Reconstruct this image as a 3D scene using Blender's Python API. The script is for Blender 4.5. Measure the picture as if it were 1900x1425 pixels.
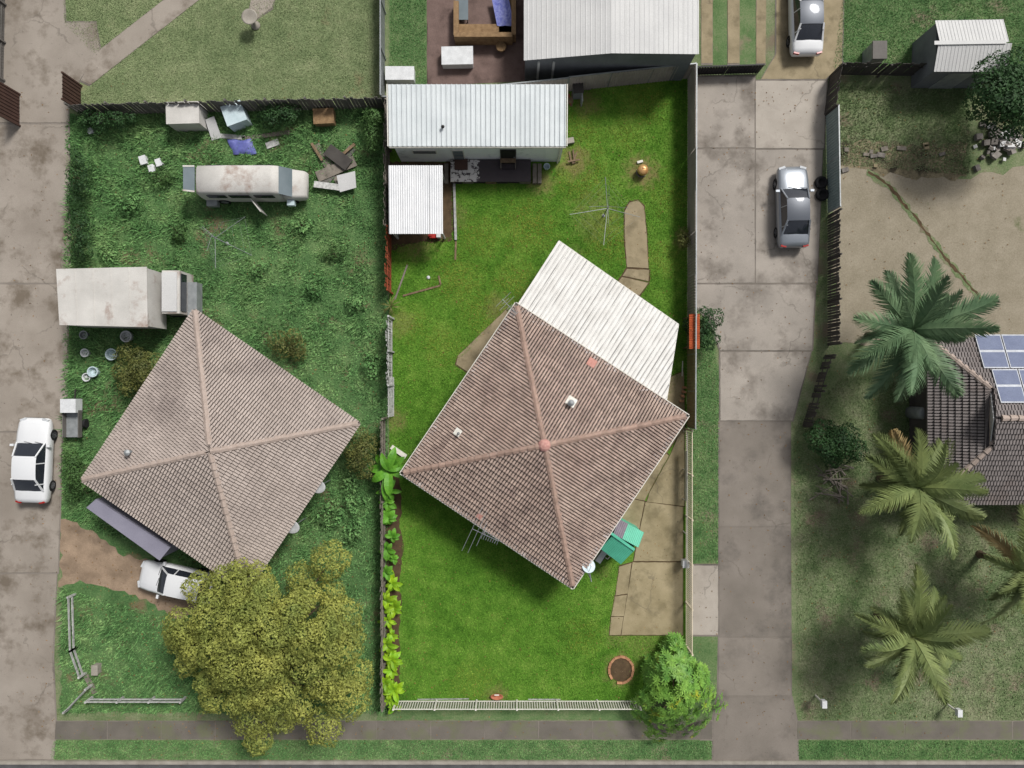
import bpy, math, random
import numpy as np
from mathutils import Vector, Matrix

# ---------------------------------------------------------------- scene, camera, light
sc = bpy.context.scene
for o in list(bpy.data.objects): bpy.data.objects.remove(o)
col = sc.collection
S, H = 33.0, 39.0                      # photo pixels per metre on the ground, drone height
rad = math.radians

cam_d = bpy.data.cameras.new('camera'); cam = bpy.data.objects.new('camera', cam_d); col.objects.link(cam)
cam.location = (0, 0, H); cam.rotation_euler = (0, 0, 0)
cam_d.sensor_width = 36; cam_d.lens = 36 * H / (1900 / S); cam_d.clip_end = 2000
sc.camera = cam

SUN_DIR = Vector((0.40, 0.50, 0.77)).normalized()          # towards the sun
world = bpy.data.worlds.new('World'); sc.world = world; world.use_nodes = True
wn = world.node_tree; wn.nodes.clear()
sky = wn.nodes.new('ShaderNodeTexSky'); sky.sky_type = 'NISHITA'; sky.sun_disc = False
sky.sun_elevation = math.asin(SUN_DIR.z); sky.sun_rotation = math.atan2(SUN_DIR.x, SUN_DIR.y)
sky.dust_density = 4.0; sky.air_density = 1.0; sky.ozone_density = 1.0
hs = wn.nodes.new('ShaderNodeHueSaturation'); hs.inputs['Saturation'].default_value = 0.25   # cloud cover
bg = wn.nodes.new('ShaderNodeBackground'); bg.inputs['Strength'].default_value = 0.085
wo = wn.nodes.new('ShaderNodeOutputWorld')
wn.links.new(sky.outputs[0], hs.inputs['Color']); wn.links.new(hs.outputs[0], bg.inputs[0]); wn.links.new(bg.outputs[0], wo.inputs[0])
sun_d = bpy.data.lights.new('sun', 'SUN'); sun_d.energy = 3.0; sun_d.angle = rad(13); sun_d.color = (1.0, 0.97, 0.92)
sun = bpy.data.objects.new('sun', sun_d); col.objects.link(sun)
sun.rotation_euler = SUN_DIR.to_track_quat('Z', 'Y').to_euler(); sun.location = (10, 20, 60)
sc.view_settings.view_transform = 'Standard'; sc.view_settings.look = 'None'
sc.view_settings.gamma = 1; sc.view_settings.use_curve_mapping = False
sc.view_settings.exposure = 0.24
sc.render.resolution_x = 1024; sc.render.resolution_y = 768

# ---------------------------------------------------------------- helpers
R = random.Random(7)
NP = np.random.default_rng(11)
def W(px, py, h=0.0):
    k = (H - h) / H / S
    return Vector(((px - 950) * k, (712.5 - py) * k, h))
def lin(c): return tuple(((x/255)/12.92 if x/255 <= .04045 else ((x/255+.055)/1.055)**2.4) for x in c)
def C(r, g, b, k=1.25): return tuple(min(.85, x / k) for x in lin((r, g, b)))

class MB:
    def __init__(s): s.v = []; s.f = []
    def add(s, vs, fs):
        o = len(s.v); s.v += [tuple(v) for v in vs]; s.f += [tuple(i + o for i in f) for f in fs]; return s
    def box(s, c, d, rz=0, M3=None):
        c = Vector(c); x, y, z = d[0]/2, d[1]/2, d[2]/2
        m = M3 or Matrix.Rotation(rz, 3, 'Z')
        vs = [c + m @ Vector((a*x, b*y, e*z)) for e in (-1, 1) for a, b in ((-1,-1),(1,-1),(1,1),(-1,1))]
        return s.add(vs, [(3,2,1,0),(4,5,6,7),(0,1,5,4),(1,2,6,5),(2,3,7,6),(3,0,4,7)])
    def beam(s, p, q, w, t, up=(0,0,1)):
        p, q = Vector(p), Vector(q); y = (q-p); L = y.length; y.normalize()
        u = Vector(up)
        if abs(y.dot(u)) > .98: u = Vector((1,0,0))
        x = y.cross(u).normalized(); z = x.cross(y)
        return s.box((p+q)/2, (w, L, t), M3=Matrix((x, y, z)).transposed())
    def tube(s, p, q, r, r1=None, n=6, cap=True):
        r1 = r if r1 is None else r1
        p, q = Vector(p), Vector(q); y = (q-p).normalized()
        u = Vector((0,0,1)) if abs(y.z) < .95 else Vector((1,0,0))
        x = y.cross(u).normalized(); z = x.cross(y)
        vs = [p + (x*math.cos(2*math.pi*i/n) + z*math.sin(2*math.pi*i/n))*r for i in range(n)]
        vs += [q + (x*math.cos(2*math.pi*i/n) + z*math.sin(2*math.pi*i/n))*r1 for i in range(n)]
        fs = [(i, (i+1) % n, n+(i+1) % n, n+i) for i in range(n)]
        if cap: fs += [tuple(range(n-1, -1, -1)), tuple(range(n, 2*n))]
        return s.add(vs, fs)
    def path(s, pts, r, r1=None, n=6):
        r1 = r if r1 is None else r1; k = len(pts)-1
        for i in range(k): s.tube(pts[i], pts[i+1], r+(r1-r)*i/k, r+(r1-r)*(i+1)/k, n)
        return s
    def prism(s, poly, z0, z1):
        P = [Vector((p[0], p[1], 0)) for p in poly]
        a = sum(P[i].x*P[(i+1) % len(P)].y - P[(i+1) % len(P)].x*P[i].y for i in range(len(P)))
        if a < 0: P.reverse()
        n = len(P)
        vs = [(p.x, p.y, z0) for p in P] + [(p.x, p.y, z1) for p in P]
        return s.add(vs, [tuple(range(n-1, -1, -1)), tuple(range(n, 2*n))] + [(i, (i+1) % n, n+(i+1) % n, n+i) for i in range(n)])
    def plate(s, pts, t):
        # slab from a planar polygon of 3D points, thickness t downwards along its normal
        P = [Vector(p) for p in pts]; nrm = Vector()
        for i in range(len(P)): nrm += P[i].cross(P[(i+1) % len(P)])
        nrm.normalize()
        if nrm.z < 0: P.reverse(); nrm = -nrm
        n = len(P); vs = [p - nrm*t for p in P] + P
        return s.add(vs, [tuple(range(n-1, -1, -1)), tuple(range(n, 2*n))] + [(i, (i+1) % n, n+(i+1) % n, n+i) for i in range(n)])
    def lathe(s, c, prof, n=20, sx=1, sy=1):
        c = Vector(c); vs = []; fs = []; k = len(prof)
        for r, z in prof:
            for i in range(n):
                a = 2*math.pi*i/n; vs.append(c + Vector((r*sx*math.cos(a), r*sy*math.sin(a), z)))
        for j in range(k-1):
            for i in range(n): fs.append((j*n+i, j*n+(i+1) % n, (j+1)*n+(i+1) % n, (j+1)*n+i))
        fs.append(tuple(range(n-1, -1, -1))); fs.append(tuple((k-1)*n+i for i in range(n)))
        return s.add(vs, fs)
    def xf(s, m, start=0):
        s.v[start:] = [tuple(m @ Vector(v)) for v in s.v[start:]]; return s
    def build(s, name, mat, parent=None, smooth=False, local=False):
        o0 = Vector() if (parent is None or local) else loc_of(parent)
        me = bpy.data.meshes.new(name); me.from_pydata([(v[0]-o0.x, v[1]-o0.y, v[2]-o0.z) for v in s.v], [], s.f)
        me.materials.append(MAT[mat] if isinstance(mat, str) else mat); me.update()
        if smooth: me.polygons.foreach_set('use_smooth', [True]*len(me.polygons))
        return link(bpy.data.objects.new(name, me), parent)
def link(o, parent=None):
    col.objects.link(o)
    if parent is not None: o.parent = parent
    return o
def loc_of(o):
    v = Vector()
    while o is not None: v += o.location; o = o.parent
    return v
def tag(o, label, cat, group=None):
    o['label'] = label; o['category'] = cat
    if group: o['group'] = group
    return o
def struct(o): o['kind'] = 'structure'; return o
def stuff(o): o['kind'] = 'stuff'; return o
def thing(name, label, cat, loc=(0,0,0), group=None):
    o = bpy.data.objects.new(name, None); o.empty_display_size = .2; col.objects.link(o); o.location = loc
    return tag(o, label, cat, group)
def copy_tree(o, parent=None):
    c = o.copy(); col.objects.link(c); c.parent = parent
    for ch in list(o.children): copy_tree(ch, c)
    return c
def place(mesh, name, M, parent):
    o = bpy.data.objects.new(name, mesh); col.objects.link(o); o.parent = parent
    M = M.copy(); M.translation -= loc_of(parent); o.matrix_basis = M; return o
def mesh_of(mb, name, mat):
    me = bpy.data.meshes.new(name); me.from_pydata(mb.v, [], mb.f); me.materials.append(MAT[mat]); me.update(); return me
def np_mesh(name, V, k, mat, parent=None, smooth=False):
    # V (N*k,3): N faces of k own vertices each
    V = np.asarray(V, dtype=np.float32)
    if parent is not None: V = V - np.array(loc_of(parent), dtype=np.float32)
    n = len(V)//k; me = bpy.data.meshes.new(name)
    me.vertices.add(n*k); me.vertices.foreach_set('co', V.ravel())
    me.loops.add(n*k); me.loops.foreach_set('vertex_index', np.arange(n*k, dtype=np.int32))
    me.polygons.add(n); me.polygons.foreach_set('loop_start', np.arange(0, n*k, k, dtype=np.int32))
    me.materials.append(MAT[mat]); me.update(calc_edges=True); me.validate()
    return link(bpy.data.objects.new(name, me), parent)
def inpoly(P, poly):
    x, y = P[:, 0], P[:, 1]; r = np.zeros(len(P), bool); n = len(poly)
    for i in range(n):
        x0, y0 = poly[i][0], poly[i][1]; x1, y1 = poly[(i+1) % n][0], poly[(i+1) % n][1]
        if y0 == y1: continue
        c = ((y0 > y) != (y1 > y)) & (x < (x1-x0)*(y-y0)/(y1-y0)+x0); r ^= c
    return r
def wob(poly, step=.35, amp=.05, seed=1):
    rr = random.Random(seed); out = []
    for i in range(len(poly)):
        a, b = poly[i], poly[(i+1) % len(poly)]; d = (b-a); n = max(1, int(d.length/step)); nr = Vector((-d.y, d.x, 0)).normalized()
        for j in range(n): out.append(a + d*(j/n) + nr*(rr.uniform(-amp, amp) if amp else 0))
    return out
def WP(pts, h=0): return [W(p[0], p[1], h) for p in pts]

# ---------------------------------------------------------------- materials
MAT = {}
def nd(nt, t, **kw):
    n = nt.nodes.new(t)
    for k, v in kw.items(): setattr(n, k, v)
    return n
def mixc(nt, fac, a, b, mode='MIX'):
    m = nd(nt, 'ShaderNodeMix', data_type='RGBA', blend_type=mode)
    for s_, v in ((m.inputs[0], fac), (m.inputs[6], a), (m.inputs[7], b)):
        if hasattr(v, 'is_linked'): nt.links.new(v, s_)
        elif isinstance(v, (int, float)): s_.default_value = v
        else: s_.default_value = (*v, 1)
    return m.outputs[2]
def mrange(nt, v, a, b, c=0., d=1.):
    m = nd(nt, 'ShaderNodeMapRange'); nt.links.new(v, m.inputs[0])
    for i, x in enumerate((a, b, c, d)): m.inputs[i+1].default_value = x
    return m.outputs[0]
def mth(nt, op, a, b=0.):
    m = nd(nt, 'ShaderNodeMath', operation=op)
    for s_, v in ((m.inputs[0], a), (m.inputs[1], b)):
        if hasattr(v, 'is_linked'): nt.links.new(v, s_)
        else: s_.default_value = v
    return m.outputs[0]
def noise(nt, vec, scale, detail=4., rough=.55):
    n = nd(nt, 'ShaderNodeTexNoise'); n.inputs['Scale'].default_value = scale; n.inputs['Detail'].default_value = detail
    n.inputs['Roughness'].default_value = rough; nt.links.new(vec, n.inputs['Vector']); return n.outputs[0]
def base(name):
    m = bpy.data.materials.new(name); m.use_nodes = True; nt = m.node_tree; nt.nodes.clear()
    out = nd(nt, 'ShaderNodeOutputMaterial'); b = nd(nt, 'ShaderNodeBsdfPrincipled'); nt.links.new(b.outputs[0], out.inputs[0])
    pos = nd(nt, 'ShaderNodeNewGeometry').outputs['Position']; MAT[name] = m
    return m, nt, b, pos, out
def M(name, c, c2=None, scale=2., rough=.8, bump=.15, bscale=25., metal=0., stain=None, st_scale=.8, st=(.55, .7), st_amt=.7,
      rnd=0., fine=.12, dirx=None, stretch=8., st_bw=None, spec=.3, coat=0., trans=0., dist=.02, isl=0., lichen=None, crack=None):
    m, nt, b, pos, out = base(name)
    c2 = c2 or tuple(x*.75 for x in c)
    colr = mixc(nt, mrange(nt, noise(nt, pos, scale, 5), .3, .7), c, c2)
    f = noise(nt, pos, bscale, 3)
    colr = mixc(nt, 1., colr, mixc(nt, mrange(nt, f, .3, .7), (1-fine,)*3, (1+fine,)*3), 'MULTIPLY')
    if stain:
        v = pos
        if dirx is not None:
            mp = nd(nt, 'ShaderNodeMapping', vector_type='TEXTURE'); mp.inputs['Rotation'].default_value = (0, 0, dirx)
            mp.inputs['Scale'].default_value = (stretch, 1, 1); nt.links.new(pos, mp.inputs[0]); v = mp.outputs[0]
        sf = mrange(nt, noise(nt, v, st_scale, 6, .65), st[0], st[1], 0, st_amt)
        colr = mixc(nt, sf, colr, stain)
    if lichen:
        sp = nd(nt, 'ShaderNodeSeparateXYZ'); nt.links.new(pos, sp.inputs[0])
        lo = mrange(nt, sp.outputs[2], lichen[0], lichen[1], .14, -.06)
        lf = mrange(nt, mth(nt, 'ADD', noise(nt, pos, 7., 6, .7), lo), .6, .68, 0, .7)
        colr = mixc(nt, lf, colr, lichen[2])
    if crack:
        wv = nd(nt, 'ShaderNodeVectorMath', operation='ADD'); nz = nd(nt, 'ShaderNodeTexNoise'); nz.inputs['Scale'].default_value = 1.6; nz.inputs['Detail'].default_value = 5
        nt.links.new(pos, nz.inputs['Vector']); nt.links.new(pos, wv.inputs[0]); nt.links.new(nz.outputs['Color'], wv.inputs[1])
        vo = nd(nt, 'ShaderNodeTexVoronoi', feature='DISTANCE_TO_EDGE'); vo.inputs['Scale'].default_value = crack[0]; nt.links.new(wv.outputs[0], vo.inputs['Vector'])
        cf = mth(nt, 'MULTIPLY', mrange(nt, vo.outputs['Distance'], .0, .014*crack[0]/.25, .45, 0), mrange(nt, noise(nt, pos, .33, 2), .5, .58))
        colr = mixc(nt, cf, colr, crack[1])
        sp2 = noise(nt, pos, 5., 2, .5); colr = mixc(nt, mrange(nt, sp2, .7, .76, 0, .6), colr, crack[1])
    if isl:
        gi = nd(nt, 'ShaderNodeNewGeometry'); iv = mrange(nt, gi.outputs['Random Per Island'], 0, 1, 1-isl, 1+isl); ci = nd(nt, 'ShaderNodeCombineColor')
        for i in range(3): nt.links.new(iv, ci.inputs[i])
        colr = mixc(nt, 1., colr, ci.outputs[0], 'MULTIPLY')
    if rnd:
        oi = nd(nt, 'ShaderNodeObjectInfo'); rv = mrange(nt, oi.outputs['Random'], 0, 1, 1-rnd, 1+rnd)
        cmb = nd(nt, 'ShaderNodeCombineColor')
        for i in range(3): nt.links.new(rv, cmb.inputs[i])
        colr = mixc(nt, 1., colr, cmb.outputs[0], 'MULTIPLY')
    nt.links.new(colr, b.inputs['Base Color'])
    b.inputs['Roughness'].default_value = rough; b.inputs['Metallic'].default_value = metal
    b.inputs['Specular IOR Level'].default_value = spec; b.inputs['Coat Weight'].default_value = coat
    if bump:
        bp = nd(nt, 'ShaderNodeBump'); bp.inputs['Strength'].default_value = bump; bp.inputs['Distance'].default_value = dist
        nt.links.new(f, bp.inputs['Height']); nt.links.new(bp.outputs[0], b.inputs['Normal'])
    if trans:
        tr = nd(nt, 'ShaderNodeBsdfTranslucent'); nt.links.new(colr, tr.inputs[0]); mx = nd(nt, 'ShaderNodeMixShader')
        mx.inputs[0].default_value = trans; nt.links.new(b.outputs[0], mx.inputs[1]); nt.links.new(tr.outputs[0], mx.inputs[2])
        nt.links.new(mx.outputs[0], out.inputs[0])
    return m
def grass_mat(name, dark, mid, lite, dirt=None, patches=(), scale=1., dirt_thr=None, gain=1., bump=.6):
    m, nt, b, pos, out = base(name)
    big = noise(nt, pos, .22*scale, 3); med = noise(nt, pos, 1.1*scale, 6, .6); fin = noise(nt, pos, 11, 4, .6); vf = noise(nt, pos, 40, 3, .6)
    fac = mth(nt, 'ADD', mth(nt, 'ADD', mth(nt, 'MULTIPLY', big, .25), mth(nt, 'MULTIPLY', med, .4)), mth(nt, 'ADD', mth(nt, 'MULTIPLY', fin, .4), mth(nt, 'MULTIPLY', vf, .45)))
    r = nd(nt, 'ShaderNodeValToRGB'); nt.links.new(mrange(nt, fac, .58, .92), r.inputs[0])
    g = lambda c: (*[x*gain for x in c], 1)
    e = r.color_ramp.elements; e[0].color = g(dark); e[1].color = g(lite); e[1].position = 1.; k = e.new(.5); k.color = g(mid)
    colr = r.outputs[0]
    if dirt:
        mask = None
        if dirt_thr: mask = mrange(nt, noise(nt, pos, .5*scale, 6, .62), dirt_thr, dirt_thr+.12)
        for (px, py, rr, amt) in patches:
            w = W(px, py); d = nd(nt, 'ShaderNodeVectorMath', operation='DISTANCE'); nt.links.new(pos, d.inputs[0]); d.inputs[1].default_value = w
            dn = mth(nt, 'ADD', d.outputs['Value'], mrange(nt, noise(nt, pos, 2.5, 5), .2, .8, -.5*rr, .5*rr))
            mk = mrange(nt, dn, rr*.45, rr*1.1, amt, 0)
            mask = mk if mask is None else mth(nt, 'MAXIMUM', mask, mk)
        if mask is not None: colr = mixc(nt, mask, colr, mixc(nt, fin, tuple(x*.7 for x in dirt), tuple(x*1.15 for x in dirt)))
    if name.endswith('blade'):
        gi = nd(nt, 'ShaderNodeNewGeometry'); iv = mrange(nt, gi.outputs['Random Per Island'], 0, 1, .62, 1.38); ci = nd(nt, 'ShaderNodeCombineColor')
        for i in range(3): nt.links.new(iv, ci.inputs[i])
        colr = mixc(nt, 1., colr, ci.outputs[0], 'MULTIPLY')
    nt.links.new(colr, b.inputs['Base Color']); b.inputs['Roughness'].default_value = .9; b.inputs['Specular IOR Level'].default_value = .15
    bp = nd(nt, 'ShaderNodeBump'); bp.inputs['Strength'].default_value = bump; bp.inputs['Distance'].default_value = .04
    nt.links.new(vf, bp.inputs['Height']); nt.links.new(bp.outputs[0], b.inputs['Normal'])
    return m

PATCH = [(1190,318,1.1,.8),(1105,400,1.6,.35),(1152,1242,1.1,.6),(1065,300,1.1,.7),(840,400,1.0,.4),(745,600,.9,.4),(925,570,.9,.5),(900,640,.8,.35),
         (770,440,1.4,.6),(1005,340,.9,.6),(1090,190,.9,.6),(1270,445,.7,.7),(1190,1195,1.2,.3),(1145,1180,.8,.4),(922,1290,.8,.5),(1120,1060,.6,.3),
         (735,780,.8,.5),(800,160,1,.3),(1160,540,.7,.4),(1060,480,.8,.3)]
LG = dict(dark=C(56,96,26), mid=C(88,132,42), lite=C(126,156,68))
grass_mat('lawn', dirt=C(140,122,84), patches=PATCH, **LG)
PATCH2 = [(980,420,1.8,.75),(890,440,1.4,.6),(1070,250,1.8,.6),(1190,190,1.6,.6),(850,520,1.6,.65),(960,530,1.5,.7),(1080,330,1.8,.7),(1240,360,1.4,.5),(820,640,1.3,.5),(900,580,1.6,.6),(1160,250,1.2,.5),(1130,440,1.6,.7),(1230,480,1.2,.5),(760,600,1.2,.5),(880,1270,1.6,.4),(1080,1180,1.3,.4)]
grass_mat('lawn_blade', gain=1.25, bump=0, dirt=C(150,152,66), patches=PATCH2, **LG)
grass_mat('weeds', C(54,82,48), C(86,120,72), C(122,144,96), dirt=C(124,112,86), dirt_thr=.56)
grass_mat('weed_blade', C(54,88,50), C(88,126,74), C(130,154,100), gain=1.4, bump=0)
grass_mat('dull_lawn', C(90,108,72), C(124,138,98), C(150,156,120), dirt=C(140,128,98), dirt_thr=.62)
grass_mat('dull_blade', C(90,108,72), C(124,138,98), C(150,156,120), gain=1.35, bump=0)
grass_mat('verge', C(66,98,56), C(100,126,80), C(134,140,106), dirt=C(142,132,110), dirt_thr=.58)
grass_mat('dry_yard', C(132,124,106), C(150,141,123), C(166,157,140), dirt=C(92,104,62), dirt_thr=.64, bump=.3)
grass_mat('patchy_yard', C(72,100,56), C(116,130,92), C(152,150,124), dirt=C(134,122,104), dirt_thr=.55)
grass_mat('yard_blade', C(70,102,54), C(116,132,92), C(152,152,124), gain=1.2, bump=0)
grass_mat('terrace', C(92,86,70), C(134,124,100), C(164,152,126), dirt=C(76,70,58), dirt_thr=.5, scale=2.2)
M('soil', C(98,80,58), C(72,58,42), 3, .95, .5, 30)
M('bare_dirt', C(168,146,124), C(128,110,92), .9, .95, .3, 20, stain=C(96,82,70), st_scale=.7, st=(.52,.68))
M('concrete', C(170,157,126), C(140,128,98), .9, .9, .15, 40, stain=C(92,84,60), st_scale=.7, st=(.5,.72), st_amt=.75, rnd=.04, crack=(.25, C(84,78,70)))
M('path_conc', C(164,150,122), C(138,126,100), 1.2, .9, .15, 40, stain=C(104,94,72), st_scale=1.1, st=(.52,.7), rnd=.04, crack=(.25, C(84,78,70)))
M('drive_conc', C(170,162,153), C(150,143,135), .5, .9, .12, 40, stain=C(96,88,80), st_scale=.42, st=(.5,.7), st_amt=.85, rnd=.08, crack=(.25, C(84,78,70)))
M('drive_light', C(184,176,166), C(160,152,142), .6, .9, .12, 40, stain=C(128,118,110), st_scale=.5, st=(.55,.75), rnd=.03, crack=(.25, C(84,78,70)))
M('drive_dark', C(138,130,122), C(120,113,105), .5, .9, .12, 40, stain=C(80,76,72), st_scale=.35, st=(.5,.72), st_amt=.8, rnd=.08, crack=(.25, C(84,78,70)))
M('drive_left', C(164,155,145), C(142,133,123), .4, .9, .15, 30, stain=C(104,93,80), st_scale=.5, st=(.5,.66), st_amt=.85, rnd=.05, crack=(.25, C(84,78,70)))
M('footpath', C(118,112,104), C(100,95,88), .8, .92, .2, 40, stain=C(108,112,84), st_scale=.7, st=(.5,.64), st_amt=.8, rnd=.06)
M('asphalt', C(92,92,94), C(76,76,78), 1.5, .92, .3, 60)
M('kerb', C(168,162,152), C(140,134,124), 2, .85, .15, 30)
M('paving', C(124,104,98), C(104,86,80), 1.6, .9, .2, 18, stain=C(80,66,62), st_scale=.8)
M('tile', C(180,160,148), C(160,139,128), .5, .75, .25, 14, stain=C(122,104,101), st_scale=1.2, st=(.5,.72), st_amt=.5, rnd=.16, fine=.25, lichen=(2.82,3.12,C(205,202,204)))
M('tile_mix', C(180,160,148), C(160,139,128), .5, .75, .25, 14, stain=C(122,104,101), st_scale=1.2, st=(.5,.72), st_amt=.5, fine=.25, isl=.17, lichen=(2.82,3.12,C(205,202,204)))
M('cap', C(172,146,132), C(148,124,112), 3, .75, .2, 20, rnd=.1)
M('mortar_pink', C(205,160,150), C(180,130,122), 8, .9, .3, 25)
M('tile_pink', C(205,150,138), C(180,128,116), 6, .8, .2, 20)
M('tile_n', C(190,177,169), C(176,163,155), .5, .8, .25, 14, stain=C(112,100,98), st_scale=.3, st=(.5,.7), st_amt=.5, fine=.15, isl=.08)
M('tile_r', C(136,129,127), C(122,115,114), .5, .8, .2, 14, stain=C(128,116,112), st_scale=.6, fine=.15, isl=.12)
M('cap_n', C(182,166,156), C(164,148,138), 3, .8, .2, 20)
M('under', C(56,47,44))  # dark underlay in tile joints; in the course gaps it paints butt shadow
M('under_n', C(176,164,157))
M('under_r', C(116,110,110))
M('white_roof', C(224,230,232), C(208,215,218), .7, .5, .05, 40, stain=C(190,198,202), st_scale=.5, st_amt=.35, spec=.4)
M('white_roof2', C(236,237,239), C(222,224,227), 1.2, .5, .05, 40, stain=C(170,172,176), st_scale=1.4, dirx=rad(90), stretch=12, st=(.6,.75), st_amt=.5)
PA = math.atan2(447-570, 1037-961)            # direction of the patio sheets in photo pixels (y down)
M('patio_roof', C(236,235,232), C(222,220,216), 1.5, .55, .05, 40)
M('white_old', C(212,209,204), C(190,187,182), .8, .6, .06, 30, stain=C(142,112,96), st_scale=.7, st=(.56,.7), st_amt=.8)
M('white_far', C(210,210,209), C(198,198,198), .6, .55, .05, 30)
M('white_paint', C(236,234,226), C(214,210,200), 4, .6, .1, 40)
M('cream', C(226,214,190), C(204,192,168), 4, .65, .1, 40)
M('pale_wall', C(250,254,255), C(240,245,248), .9, .7, .06, 30, stain=C(128,138,144), st_scale=1.1, st=(.56,.7), st_amt=.5)
M('lilac_wall', C(150,148,164), C(138,136,152), 1, .75, .06, 30)
M('grey_wall', C(122,125,130), C(104,107,112), 1.2, .7, .05, 30)
M('brick_wall', C(150,110,90), C(120,86,70), 6, .85, .3, 20)
M('metal', C(190,194,198), C(160,164,168), 6, .4, .05, 40, metal=.6)
M('galv', C(168,172,174), C(140,144,146), 3, .5, .08, 40, metal=.3)
M('green_metal', C(98,196,166), C(88,182,152), 2, .5, .05, 30)
M('grey_sheet', C(126,116,128), C(98,90,102), 3, .5, .08, 30, stain=C(190,186,190), st_scale=3, st=(.6,.7))
M('dark_deck', C(66,58,62), C(50,44,48), 2, .8, .15, 30)
M('timber', C(140,120,96), C(108,90,70), 5, .9, .3, 30, rnd=.15)
M('timber_grey', C(142,134,124), C(110,103,95), 4, .9, .3, 30, rnd=.12)
M('timber_red', C(164,84,54), C(118,58,38), 4, .9, .3, 30, rnd=.2)
M('timber_white', C(206,206,204), C(150,150,148), 5, .85, .3, 30, rnd=.15, stain=C(110,108,106), st_scale=3)
M('fence_lilac', C(178,168,164), C(152,142,138), .9, .6, .05, 30, stain=C(112,104,98), st_scale=1.2, st=(.56,.72), st_amt=.5)
M('fence_tan', C(176,164,132), C(152,140,110), 1.2, .6, .05, 30, stain=C(110,100,76), st_scale=1.4, st=(.56,.72), st_amt=.5)
M('fence_grey', C(118,114,110), C(96,93,90), 1.2, .8, .1, 30, rnd=.08)
M('fence_black', C(40,40,44), C(32,32,36), 2, .6)
M('fence_brown', C(84,62,54), C(72,52,46), 2, .7)
M('fence_dark', C(84,80,76), C(64,60,58), 1.2, .8, .1, 30, rnd=.1)
M('fence_aqua', C(150,166,164), C(132,148,146), 2, .7)
M('orange_sheet', C(206,104,60), C(176,82,46), 2.5, .7, .15, 30, stain=C(140,70,48), st_scale=3)
M('terracotta', C(190,120,92), C(160,96,72), 5, .8, .2, 30)
M('garden_brick', C(196,148,112), C(164,118,88), 6, .85, .3, 25, rnd=.15)
M('copper', C(236,190,130), C(206,150,96), 4, .35, .05, 20, metal=.5)
M('dark_metal', C(60,56,54), C(44,41,40), 5, .5)
M('black', C(34,34,36), C(26,26,28), 4, .7)
M('rubber', C(40,40,42), C(30,30,32), 6, .85)
M('car_white', C(232,233,235), C(226,228,231), .5, .28, 0, 20, spec=.5, coat=.6, fine=.02)
M('car_silver', C(156,162,170), C(150,157,166), .5, .3, 0, 20, metal=.5, spec=.5, coat=.6, fine=.02)
M('car_grey', C(88,93,102), C(84,89,98), .5, .4, 0, 20, metal=.2, spec=.3, coat=.15, fine=.02)
M('glass', C(44,48,56), C(38,42,50), 1, .08, 0, 20, spec=.8, fine=.02)
M('screen_glass', C(120,132,138), C(104,116,122), 1, .1, 0, 20, spec=.7, fine=.02)
M('red_light', C(170,40,36), None, 2, .25, 0)
M('lamp_clear', C(214,218,222), None, 2, .15, 0)
M('blue_tarp', C(112,118,186), C(90,96,160), 3, .5, .4, 8)
M('blue_cloth', C(96,104,180), C(150,156,206), 6, .8, .3, 10)
M('tan_cane', C(156,128,94), C(126,100,72), 5, .85, .4, 30)
M('solar', C(112,122,150), C(98,108,138), 2, .15, 0, 20, spec=.7)
M('alu', C(186,190,198), None, 3, .4, 0, 20, metal=.5)
M('plastic_white', C(226,228,230), C(206,208,210), 3, .5)
M('plastic_pale', C(206,222,228), C(190,208,214), 3, .5)
M('red_plastic', C(190,50,44), None, 3, .5)
M('rubble', C(150,144,138), C(104,98,94), 3, .9, .4, 20, rnd=.3)
M('bark', C(110,94,76), C(78,66,52), 6, .95, .5, 20)
M('banana_leaf', C(120,182,58), C(84,148,44), 3, .5, .15, 25, trans=.25, rnd=.15)
M('lime_leaf', C(170,206,40), C(118,176,38), 2.5, .5, .1, 25, trans=.25, rnd=.22)
M('rosette_leaf', C(148,192,84), C(94,148,64), 1.2, .5, .1, 25, stain=C(206,196,44), st_scale=1., st=(.6,.7), st_amt=.7, trans=.25, isl=.22)
M('tree_leaf', C(184,186,96), C(138,152,78), .8, .7, .1, 25, trans=.35, fine=.2, isl=.35)
M('dark_leaf', C(62,98,52), C(38,66,36), 1.5, .65, .1, 25, trans=.2, fine=.25, isl=.3)
M('mid_leaf', C(96,132,72), C(66,98,52), 1.5, .65, .1, 25, trans=.2, fine=.25, isl=.3)
M('olive_leaf', C(128,132,70), C(92,98,54), 1.5, .65, .1, 25, trans=.2, fine=.25, isl=.3)
M('palm_leaf', C(126,152,112), C(92,124,90), .9, .55, .1, 25, trans=.2, rnd=.2)
M('palm_olive', C(146,158,98), C(108,126,78), .9, .55, .1, 25, trans=.2, rnd=.2)
M('palm_dead', C(176,156,108), C(152,130,88), 2, .8, .1, 25, rnd=.15)
# worn deck paint
def deck_mat():
    m, nt, b, pos, out = base('deck_paint')
    sp = nd(nt, 'ShaderNodeSeparateXYZ'); nt.links.new(pos, sp.inputs[0])
    n = noise(nt, pos, 4.5, 6, .7)
    worn = mrange(nt, mth(nt, 'ADD', n, mrange(nt, sp.outputs[0], W(885,320).x, W(903,320).x, .08, -.3)), .52, .55)
    nt.links.new(mixc(nt, worn, mixc(nt, noise(nt, pos, 3), C(70,60,66), C(54,47,52)), C(214,210,208)), b.inputs['Base Color'])
    b.inputs['Roughness'].default_value = .7
deck_mat()


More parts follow.
